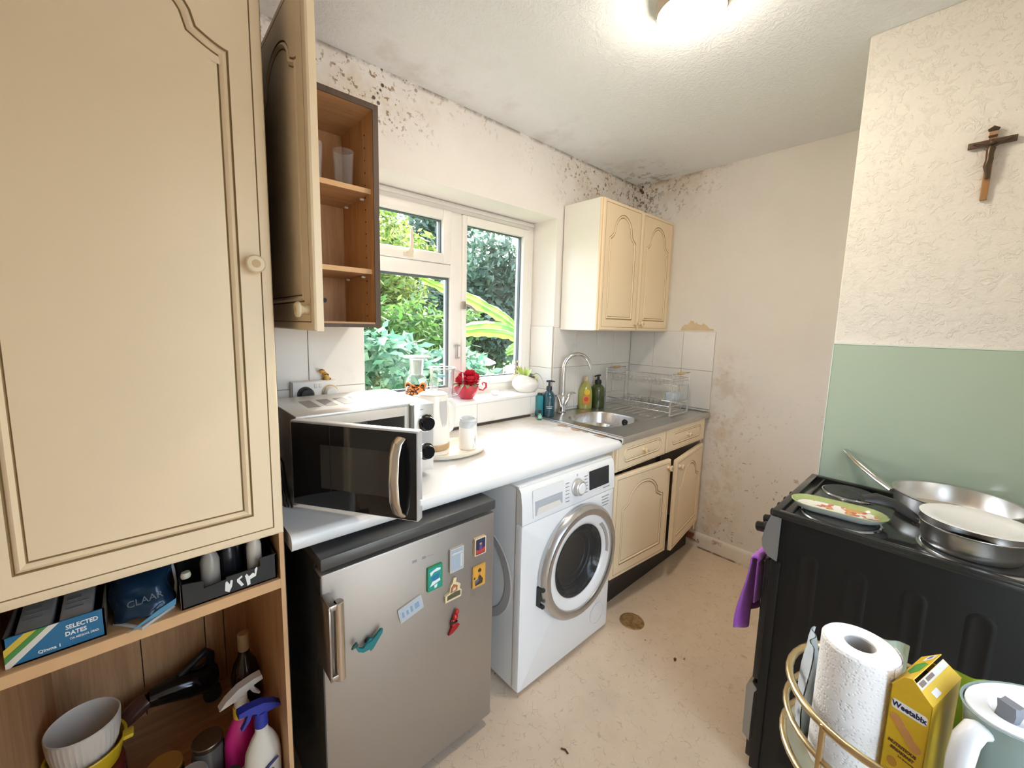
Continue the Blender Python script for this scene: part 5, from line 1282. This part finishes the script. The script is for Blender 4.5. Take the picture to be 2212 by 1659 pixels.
# ------------------------------------------------------------------ oval gold trolley and its load
TX0, TX1, TYA, TYB = .937, .937, -1.620, -1.780
t = thing('serving_trolley', 'oval gold metal trolley with railed tray in front of the cooker', 'trolley', (.937, -1.70, 0))
def oval(r, z, n=20):
    return [(.937+r*math.cos(R(a)), TYA+r*math.sin(R(a)), z) for a in range(0, 181, 180//n)]+[(.937+r*math.cos(R(a)), TYB+r*math.sin(R(a)), z) for a in range(180, 361, 180//n)]
part('top_rail', MB().tube(oval(.150, .780), .0065, 12, closed=True), GOLD, t, smooth=60)
part('lower_rail', MB().tube(oval(.150, .718), .0055, 12, closed=True), GOLD, t, smooth=60)
def tray_(z, nm):
    q = [(x, y) for x, y, _ in oval(.147, 0)]
    part(nm, MB().prism(q, .006, Matrix.Translation((0, 0, z))), pm('trolley_glass', (.34, .33, .24), .1, var=.04), t)
    part('tray_rim', MB().tube(oval(.150, z+.003), .006, 10, closed=True), GOLD, t, smooth=60)
tray_(.654, 'tray'); tray_(.25, 'lower_tray')
for a, yb in ((150, TYA), (30, TYA), (210, TYB), (330, TYB)):
    x, y = .937+.150*math.cos(R(a)), yb+.150*math.sin(R(a))
    part('leg', MB().box(x-.007, x+.007, y-.004, y+.004, .05, .785, .001), GOLD, t)
    part('castor', MB().cyl((x, y-.008, .026), .026, .016, 'y', 18), RUBBER, t)
zt = .6605
# kitchen roll
rx, ry, rr, rh = .892, -1.569, .0525, .239
t = thing('kitchen_roll', 'big white kitchen paper roll standing on the gold trolley', 'paper roll', (rx, ry, zt))
def paper():
    g = G('embossed_paper'); g.set(col=g.mix(g.noise(6, 2), (.80, .78, .76), (.85, .83, .81)), rough=.95, spec=.1)
    g.bump(g.math('ADD', g.rng(g.voro(170), .1, .5), g.mul(g.noise(90, 2), .4)), .45, .002); return g.m
PAP = paper()
part('roll', MB().lathe([(.0215, rh-.001), (.030, rh), (rr-.003, rh), (rr, rh-.004), (rr, .003), (rr-.003, 0), (.0215, 0), (.0215, rh-.001)], (rx, ry, zt), 64), PAP, t)
part('card_core', MB().lathe([(.0212, rh-.003), (.0212, .001), (.0195, .001), (.0195, rh-.003), (.0212, rh-.003)], (rx, ry, zt), 40), pm('grey_card', (.42, .39, .36), .9), t)
lp = MB(); V = []; F = []
for i in range(9):
    a = R(-118+9*i); q = rr+.0006+.0035*(i/8)**2
    for z in (.002, rh-.002): V.append((rx+q*math.cos(a), ry+q*math.sin(a), zt+z))
for i in range(8): F.append((2*i, 2*i+2, 2*i+3, 2*i+1))
part('loose_sheet', lp.raw(V, F), PAP, t, smooth=60)
# cereal box
Mb = frame((.853, -1.6145, zt), (-.24, -.97, 0), (.97, -.24, 0))
t = thing('cereal_box', 'open yellow cereal box with loose top flaps on the gold trolley', 'box', (.93, -1.60, zt))
bw, bd, bh = .047, .115, .220
YB = pm('cereal_yellow', (.66, .42, .015), .45, var=.05); YS = pm('cereal_inside', (.30, .26, .20), .8)
part('carton', MB(Mb).box(0, bw, 0, .0012, 0, bh).box(0, bw, bd-.0012, bd, 0, bh).box(0, .0012, 0, bd, 0, bh).box(bw-.0012, bw, 0, bd, 0, bh).box(0, bw, 0, bd, 0, .0012).box(.0014, bw-.0014, .0014, bd-.0014, bh-.02, bh-.018, mi=1), [YB, BLACKP], t)
fl = MB(Mb @ Matrix.Translation((0, 0, bh)) @ Matrix.Rotation(R(-46), 4, 'Y')); fl.box(0, .031, 0, bd, -.0006, .0006)
f1 = part('flap', fl, YB, t)
Mf1 = Mb @ Matrix.Translation((0, 0, bh)) @ Matrix.Rotation(R(-46), 4, 'Y')
part('flap_print', MB(Mf1).prism([(.006, .046), (.014, .034), (.025, .040), (.028, .070), (.019, .080), (.008, .074)], .0006, z0=.0006), pm('green_splash', (.08, .30, .04), .5, var=.3, vscale=60), f1)
part('flap_print', MB(Mf1).prism([(.012, .088), (.027, .092), (.028, .110), (.014, .108)], .0006, z0=.0006), pm('white_patch', (.75, .74, .76), .5), f1)
part('flap_print', MB(Mf1).prism([(.016, .094), (.024, .096), (.024, .106), (.018, .105)], .0008, z0=.0006), pm('blue_patch', (.12, .14, .35), .5), f1)
Mf2 = Mb @ Matrix.Translation((bw, 0, bh)) @ Matrix.Rotation(R(34), 4, 'Y')
f2 = part('flap', MB(Mf2).box(-.028, 0, 0, bd, -.0006, .0006), YB, t)
part('flap_print', MB(Mf2).box(-.028, -.019, .002, bd-.002, .0006, .0011), pm('glue_strip', (.62, .58, .50), .6), f2)
part('flap_print', MB(Mf2).box(-.0265, -.021, .012, .030, .0011, .0014).box(-.026, -.0215, .036, .062, .0011, .0014), pm('print_brown', (.2, .13, .10), .6), f2)
part('flap_print', MB(Mf2).box(-.012, -.004, .022, .042, .0006, .0010), pm('white_patch', (.75, .74, .76)), f2)
part('end_flap', MB(Mb @ Matrix.Translation((0, .0006, bh)) @ Matrix.Rotation(R(12), 4, 'X')).prism([(0, 0), (bw, 0), (bw*.52, .030), (bw*.30, .026)], .0012, Matrix.Rotation(R(90), 4, 'X')), YB, t)
MF = Mb @ Matrix.Rotation(R(90), 4, 'X')
part('logo_panel', MB(MF).prism(rrect(.003, .044, bh-.036, bh-.021, .004), .0010), pm('logo_white', (.80, .80, .80), .5), t)
text_part('lettering', 'Weetabix', .0125, MF @ Matrix.Translation((.0235, bh-.0285, .0011)), pm('logo_navy', (.01, .012, .06), .5), t, bold=.0004, sx=.80)
BIS = pm('biscuit_print', (.58, .27, .08), .6, var=.2, vscale=50)
for k in range(3):
    part('biscuit_print', MB(MF @ Matrix.Translation((.013+.010*k, bh-.054-.012*k, 0)) @ Matrix.Rotation(R(-48), 4, 'Z')).prism(rrect(-.011, .011, -.0065, .0065, .006), .0008+.0002*k), BIS, t)
text_part('lettering', 'NUTRITIOUS', .0070, MF @ Matrix.Translation((.022, bh-.094, .0004)) @ Matrix.Rotation(R(-6), 4, 'Z'), pm('print_dark_brown', (.13, .05, .01), .6), t, bold=.0004, sx=.82)
text_part('lettering', 'BREAKFAST', .0065, MF @ Matrix.Translation((.023, bh-.103, .0004)) @ Matrix.Rotation(R(-6), 4, 'Z'), pm('print_dark_brown', (.13, .05, .01)), t, bold=.0004, sx=.82)
text_part('lettering', '24 biscuits', .0045, MF @ Matrix.Translation((.028, bh-.111, .0004)) @ Matrix.Rotation(R(-6), 4, 'Z'), pm('print_dark_brown', (.13, .05, .01)), t)
part('bowl_print', MB(MF).prism(circ(16, .006, .013, bh-.126, .008), .0005).box(.006, .042, bh-.142, bh-.1415, 0, .0005).box(.008, .038, bh-.150, bh-.1492, 0, .0005), pm('line_print', (.50, .24, .03), .6), t)
# water filter jug
t = thing('water_filter_jug', 'grey green water filter jug with white lid and handle on the trolley', 'jug', (.90, -1.735, zt))
Mj = Matrix.Translation((.915, -1.752, zt)) @ Matrix.Rotation(R(-34), 4, 'Z')
def egg(rx_, ry_, z, n=40, p=.0):
    return [(rx_*math.cos(2*math.pi*i/n)+p*math.cos(4*math.pi*i/n), ry_*math.sin(2*math.pi*i/n)*(1-.12*math.cos(2*math.pi*i/n)), z) for i in range(n)]
def loft(rings, cap0=True, cap1=False):
    V = []; F = []; n = len(rings[0])
    for r_ in rings: V += r_
    for k in range(len(rings)-1):
        for i in range(n): F.append((k*n+i, k*n+(i+1) % n, (k+1)*n+(i+1) % n, (k+1)*n+i))
    if cap0: F.append(tuple(range(n))[::-1])
    if cap1: F.append(tuple(range((len(rings)-1)*n, len(rings)*n)))
    return V, F
g_ = G('grey_green_plastic'); g_.set(col=g_.mix(g_.noise(3), (.36, .47, .43), (.42, .52, .48)), rough=.12, trans=.35, ior=1.3)
TP = g_.m
part('jug_body', MB(Mj).raw(*loft([egg(.058, .036, 0), egg(.061, .039, .004), egg(.070, .043, .11), egg(.079, .048, .21), egg(.083, .051, .232), egg(.086, .053, .236), egg(.082, .050, .235)])), TP, t, smooth=60)
part('lid', MB(Mj).raw(*loft([egg(.081, .049, .232), egg(.080, .048, .237), egg(.054, .030, .236), egg(.049, .026, .230)], False, True)), pm('lid_white', (.78, .78, .76), .3), t, smooth=40)
part('lid_tab', MB(Mj).prism([(-.046, .229), (-.034, .229), (-.028, .240), (-.031, .256), (-.038, .253), (-.045, .255), (-.042, .242)], .020, Matrix.Translation((0, .010, 0)) @ Matrix.Rotation(R(90), 4, 'X')), pm('tab_grey', (.20, .21, .24), .4), t)
part('filter_funnel', MB(Mj).raw(*loft([egg(.048, .026, .225), egg(.045, .024, .12), egg(.026, .017, .10)], False, True)), pm('funnel_grey', (.45, .46, .44), .4), t, smooth=60)
Mh = Mj @ Matrix.Translation((0, 0, 0))
part('jug_handle', MB(Mh).tube([(-.074, 0, .215), (-.090, 0, .219), (-.103, 0, .205), (-.108, 0, .17), (-.106, 0, .09), (-.097, 0, .045), (-.074, 0, .034), (-.060, 0, .036)], [.011, .012, .0125, .0125, .012, .011, .010, .009], 14, flat=1.15), pm('handle_white', (.80, .81, .83), .25), t, smooth=60)
# soft bags behind
def softbag(name, label, c, w, d_, h, col, rz, marks=()):
    o = thing(name, label, 'bag', c, rz)
    V = []; F = []; n, m = 12, 10
    for sgn in (-1, 1):
        for j in range(m+1):
            s = j/m
            for i in range(n+1):
                u_ = i/n; e = (1-(2*u_-1)**4)*(1-s**5)
                V.append((w*(u_-.5)*(1-.12*s), sgn*(d_*e*.5+.001)+.004*math.sin(11*u_+5*s), h*s))
    b0 = (n+1)*(m+1)
    for k in (0, b0):
        for j in range(m):
            for i in range(n): a = k+j*(n+1)+i; F.append((a, a+1, a+n+2, a+n+1))
    part('bag_body', MB().raw(V, F), pm(name+'_plastic', col, .25, var=.2, vscale=12), o, smooth=70, local=True)
    for i, (c_, P) in enumerate(marks):
        part('print', MB(Matrix.Translation((0, -d_*.5-.003, 0)) @ Matrix.Rotation(R(90), 4, 'X')).prism([(a*w, b*h) for a, b in P], .0025+.0004*i), pm(name+'_p%d' % i, c_, .5), o, local=True)
    return o
softbag('clear_food_bag', 'pale blue clear plastic bag squeezed beside the kitchen roll', (.935, -1.4995, zt), .085, .020, .185, (.62, .70, .76), 8, [((.35, .30, .36), [(-.3, .25), (.1, .3), (.1, .32), (-.3, .27)]), ((.35, .3, .36), [(-.3, .4), (.1, .45), (.1, .47), (-.3, .42)])])
softbag('pale_green_bag', 'pale green and white food pouch behind the cereal box', (1.000, -1.590, zt), .085, .030, .205, (.50, .56, .44), -72, [((.10, .28, .08), [(-.1, .86), (.15, .84), (.15, .90), (-.08, .92)]), ((.10, .04, .06), [(-.4, .50), (.4, .50), (.4, .62), (-.4, .62)]), ((.55, .52, .25), [(-.4, .66), (.4, .66), (.4, .76), (-.4, .76)])])
softbag('lime_green_bag', 'lime green and white striped food pouch behind the filter jug', (1.015, -1.700, zt), .085, .030, .195, (.36, .50, .05), -72, [((.75, .76, .68), [(-.05, .3), (.12, .3), (.12, .98), (-.05, .98)])])

# ------------------------------------------------------------------ floor bits
t = thing('floor_access_cover', 'round worn brass cover set in the floor by the sink cabinet', 'cover', (1.722, -.690, 0))
def brass():
    g = G('worn_brass'); c = g.mix(g.rng(g.noise(40, 4, .7), .35, .65), (.30, .17, .06), (.52, .35, .16)); g.set(col=c, rough=.5, metal=.5); g.bump(g.noise(60, 3), .4, .003); return g.m
BRASS = brass()
part('disc', MB().lathe([(0, .002), (.046, .002), (.048, .004), (.056, .004), (.059, 0)], (1.722, -.690, .0003), 40), BRASS, t)
part('motif', MB().prism(circ(6, .018, 1.712, -.682), .0015, z0=.0024).prism([(1.728, -.705), (1.752, -.70), (1.745, -.675), (1.73, -.68)], .0012, z0=.0024), BRASS, t)
solo('crumb', MB().ball((1.651, -.942, .007), (.007, .006, .006), 10), pm('crumb_brown', (.10, .055, .03), .8), 'small round brown crumb on the middle of the floor', 'crumb')
solo('crumb', MB().tube([(.985, -.865, .003), (.993, -.878, .0035), (.990, -.892, .003)], .003, 6), pm('crumb_brown', (.1, .055, .03)), 'thin brown splinter on the floor near the fridge', 'crumb')
solo('crumb', MB().ball((1.69, -.965, .003), (.006, .004, .003), 8), pm('crumb_tan', (.42, .33, .22), .8), 'pale tan crumb on the floor near the cooker', 'crumb')
# ------------------------------------------------------------------ garden outside the window
def leaf_mat(name, a, b, c):
    g = G(name)
    gm = g.n('ShaderNodeNewGeometry')
    k = g.n('ShaderNodeValToRGB'); k.color_ramp.elements[0].color = (*a, 1); k.color_ramp.elements[1].color = (*c, 1)
    e = k.color_ramp.elements.new(.5); e.color = (*b, 1)
    g.put(k.inputs[0], gm.outputs['Random Per Island'])
    g.set(col=k.outputs[0], rough=.45, spec=.4)
    tr = g.n('ShaderNodeBsdfTranslucent'); g.put(tr.inputs[0], k.outputs[0])
    mx = g.n('ShaderNodeMixShader'); mx.inputs[0].default_value = .45
    g.nt.links.new(g.p.outputs[0], mx.inputs[1]); g.nt.links.new(tr.outputs[0], mx.inputs[2])
    g.nt.links.new(mx.outputs[0], g.nt.nodes['Material Output'].inputs[0]); return g.m
BARK = pm('bark', (.14, .10, .07), .9, var=.3, vscale=20)
def foliage(c, rad, n, size, seed, aspect=.45, droop=.3):
    rn = random.Random(seed); V = []; F = []
    clumps = [Vector((rn.gauss(0, .42), rn.gauss(0, .42), rn.gauss(0, .42))) for _ in range(26)]
    for i in range(n):
        q = clumps[rn.randrange(26)]+Vector((rn.gauss(0, .20), rn.gauss(0, .20), rn.gauss(0, .17)))
        if q.length > 1.15: q = q*(1.15/q.length)
        p = Vector((c[0]+q.x*rad[0], c[1]+q.y*rad[1], c[2]+q.z*rad[2]))
        s = size*rn.uniform(.6, 1.3)
        d = Vector((rn.uniform(-1, 1), rn.uniform(-1, 1), rn.uniform(-.6-droop, .6))).normalized()
        sd = d.cross(Vector((rn.uniform(-1, 1), rn.uniform(-1, 1), rn.uniform(-1, 1)))).normalized()*(s*aspect*.5)
        b = len(V)
        V += [tuple(p), tuple(p+d*s*.45+sd), tuple(p+d*s), tuple(p+d*s*.45-sd)]
        F.append((b, b+1, b+2, b+3))
    m = MB(); m.V = V; m.F = F; m.I = [0]*len(F); return m
def tree(name, label, base, c, rad, n, size, mat, seed, trunk=.09, aspect=.45, group='trees and shrubs in the garden'):
    t = thing(name, label, 'tree' if 'tree' in name else 'shrub', base, group=group)
    me = foliage(c, rad, n, size, seed, aspect).build('foliage', mat, 0, False)
    me.transform(MW[t.name].inverted()); o = bpy.data.objects.new('foliage', me); COL.objects.link(o); o.parent = t
    part('trunk', MB().tube([base, (base[0]+.1, base[1], (base[2]+c[2])*.5), c], [trunk, trunk*.8, trunk*.4], 8), BARK, t)
    rn = random.Random(seed)
    for i in range(3):
        e = (c[0]+rn.uniform(-.6, .6)*rad[0], c[1]+rn.uniform(-.6, .6)*rad[1], c[2]+rn.uniform(.1, .6)*rad[2])
        part('branch', MB().tube([(base[0]+.1, base[1], (base[2]+c[2])*.5), ((c[0]+e[0])/2, (c[1]+e[1])/2, c[2]), e], [trunk*.5, trunk*.35, trunk*.12], 6), BARK, t)
    return t
GZ = -.25
solo('garden_ground', MB().box(-12, 26, .55, 34, GZ-.2, GZ), pm('lawn_green', (.12, .22, .05), .95, var=.4, vscale=3), kind='structure', origin=(0, 0, 0))
solo('yard_ground', MB().box(-12, 14, -20, -2.12, GZ-.2, GZ), pm('paving_grey', (.42, .40, .37), .9, var=.15, vscale=2), kind='structure', origin=(0, 0, 0))
L_YEL = leaf_mat('yellow_green_leaf', (0.062, 0.124, 0.019), (0.161, 0.236, 0.043), (0.310, 0.341, 0.099))
L_MID = leaf_mat('mid_green_leaf', (0.031, 0.093, 0.019), (0.081, 0.180, 0.037), (0.174, 0.273, 0.074))
L_BLU = leaf_mat('blue_green_leaf', (0.025, 0.062, 0.043), (0.062, 0.124, 0.081), (0.186, 0.260, 0.211))
L_TEAL = leaf_mat('teal_leaf', (0.043, 0.136, 0.087), (0.112, 0.248, 0.161), (0.248, 0.372, 0.260))
tree('feathery_tree', 'yellow green feathery tree seen through the left panes', (3.6, 6.6, GZ), (3.6, 6.6, 2.2), (1.5, .9, 1.35), 6200, .20, L_YEL, 1, aspect=.3)
tree('conifer_tree', 'dense mid green conifer behind the lower left pane', (3.2, 4.6, GZ), (3.2, 4.6, 1.35), (1.35, .8, .85), 4200, .16, L_MID, 2, aspect=.35)
tree('evergreen_tree', 'dark blue green evergreen tree filling the right window pane', (8.0, 7.6, GZ), (8.0, 7.6, 2.2), (2.5, 1.3, 1.9), 13000, .24, L_BLU, 3, .14, .42)
tree('tall_tree', 'tall pale tree far behind between the panes', (8.6, 12.5, GZ), (8.6, 12.2, 3.4), (2.4, 1.4, 2.6), 9000, .34, L_BLU, 4, .16, .45)
tree('broad_tree', 'broad yellow green tree far behind the upper left pane', (5.0, 9.6, GZ), (5.0, 9.6, 2.9), (1.9, 1.2, 1.9), 5200, .34, L_YEL, 12, .15, .4)
tree('far_tree', 'pale tree at the far left of the garden', (1.4, 8.9, GZ), (1.4, 8.9, 2.0), (1.5, 1.0, 1.6), 3200, .26, L_MID, 13, .12, .4)
tree('leafy_shrub', 'teal green low shrub close under the lower left pane', (1.55, 2.0, GZ), (1.55, 2.0, .98), (.55, .4, .36), 1700, .13, L_TEAL, 5, .03, .5)
tree('leafy_shrub', 'teal green low shrub close under the right pane', (2.95, 2.75, GZ), (2.95, 2.75, .72), (.65, .4, .36), 1500, .13, L_TEAL, 6, .03, .5)
tree('round_shrub', 'mid green rounded shrub in front of the parasol', (4.6, 5.0, GZ), (4.6, 5.0, .30), (.9, .5, .40), 2200, .15, L_MID, 7, .04, .4)
# banana plant
BAN = G('banana_leaf'); x, y, z = BAN.xyz()
gm = BAN.n('ShaderNodeTexWave'); gm.inputs['Scale'].default_value = 3.0; gm.inputs['Distortion'].default_value = 1.5
c = BAN.mix(BAN.rng(BAN.noise(5, 2), .35, .65), (.12, .29, .05), (.24, .38, .06)); BAN.set(col=c, rough=.4)
tr = BAN.n('ShaderNodeBsdfTranslucent'); BAN.put(tr.inputs[0], c); mx = BAN.n('ShaderNodeMixShader'); mx.inputs[0].default_value = .55
BAN.nt.links.new(BAN.p.outputs[0], mx.inputs[1]); BAN.nt.links.new(tr.outputs[0], mx.inputs[2]); BAN.nt.links.new(mx.outputs[0], BAN.nt.nodes['Material Output'].inputs[0])
t = thing('banana_plant', 'banana plant with long arching lime green leaves outside the right pane', 'plant', (3.72, 2.3, GZ))
part('stem', MB().tube([(3.72, 2.3, GZ), (3.71, 2.28, .5), (3.70, 2.25, 1.10)], [.07, .06, .04], 12), pm('banana_stem', (.28, .34, .12), .6), t)
def bleaf(pts, w, tw):
    pts = [Vector(p) for p in pts]; n = 22; V = []; F = []; mid = []
    def cr(s):
        k = s*(len(pts)-1); i = min(int(k), len(pts)-2); f_ = k-i
        a = pts[max(i-1, 0)]; b_ = pts[i]; c_ = pts[i+1]; d_ = pts[min(i+2, len(pts)-1)]
        return .5*((2*b_)+(c_-a)*f_+(2*a-5*b_+4*c_-d_)*f_**2+(3*b_-a-3*c_+d_)*f_**3)
    for i in range(n+1):
        s = i/n; p_ = cr(s); d_ = (cr(min(1, s+.02))-cr(max(0, s-.02))).normalized()
        sd = Vector(tw); sd = (sd-d_*sd.dot(d_)).normalized(); up = sd.cross(d_)
        ww = w*(math.sin(math.pi*min(1, .10+.88*s))**.55) if s < .98 else w*.12
        rip = .02*math.sin(i*2.3)
        V += [tuple(p_-sd*ww+up*(-.10*ww+rip)), tuple(p_-sd*ww*.5+up*.03), tuple(p_), tuple(p_+sd*ww*.5+up*.03), tuple(p_+sd*ww+up*(-.10*ww-rip))]
        mid.append(p_)
    for i in range(n):
        for k in range(4): a = i*5+k; F.append((a, a+1, a+6, a+5))
    return MB().raw(V, F), MB().tube(mid, [.013*(1-.8*i/n) for i in range(n+1)], 6)
RIB = pm('banana_rib', (.45, .55, .16), .5)
def add_bleaf(pts, w, tw):
    a, b_ = bleaf(pts, w, tw)
    l = part('leaf', a, BAN.m, t, smooth=60); part('midrib', b_, RIB, l, smooth=60)
add_bleaf([(3.70, 2.25, 1.10), (3.70, 2.22, 1.34), (3.45, 2.20, 1.50), (3.22, 2.2, 1.60), (2.80, 2.2, 1.75), (2.54, 2.2, 1.81), (2.24, 2.2, 1.89)], .088, (.25, .45, 1))
add_bleaf([(3.70, 2.25, 1.08), (3.62, 2.15, 1.26), (3.38, 2.10, 1.36), (3.05, 2.10, 1.39), (2.76, 2.1, 1.37), (2.52, 2.12, 1.33)], .105, (.1, .45, 1))
add_bleaf([(3.70, 2.25, 1.1), (3.9, 2.3, 1.5), (4.2, 2.35, 1.65), (4.6, 2.4, 1.6)], .12, (.3, .6, .6))
add_bleaf([(3.70, 2.25, 1.0), (3.62, 2.1, 1.12), (3.45, 2.02, 1.16), (3.25, 1.98, 1.10)], .08, (.2, .4, .9))
# parasol, fence, orange shrub
t = thing('garden_parasol', 'pale garden parasol with orange trim beyond the shrubs', 'parasol', (5.5, 6.0, GZ))
part('canopy', MB().lathe([(.80, .56), (.78, .60), (.45, .76), (.2, .83), (0, .85)], (5.5, 6.0, 0), 10), pm('parasol_cloth', (.66, .60, .56), .9), t, smooth=10)
part('trim', MB().lathe([(.46, .765), (.22, .838)], (5.5, 6.0, .004), 10), pm('parasol_orange', (.75, .42, .14), .9), t, smooth=10)
part('pole', MB().cyl((5.5, 6.0, GZ), .025, 1.08), WHITEP, t)
fence = thing('garden_fence', 'brown wooden panel fence along the end of the garden', 'fence', (5, 14.0, GZ))
FW = wood('fence_wood', (.16, .10, .06), (.24, .16, .10), 10)
for i in range(60): part('board', MB().box(-6+.40*i, -6+.40*i+.385, 14.0, 14.03, GZ, 1.45), FW, fence)
t = thing('orange_shrub', 'orange stemmed shrub against the left edge of the window', 'shrub', (.845, .62, GZ))
OST = pm('orange_leaf', (.55, .24, .04), .5, var=.4)
part('stem', MB().tube([(.845, .62, GZ), (.85, .60, .6), (.845, .58, 1.45)], [.012, .01, .006], 8), OST, t)
for i in range(9):
    part('leaf', leaf_strip(MB(), (.847, .59, 1.05+.05*i), (.6*(-1)**i, -.4, 0), .05, .014, .8, 5, up=1.2), OST, t, smooth=60)
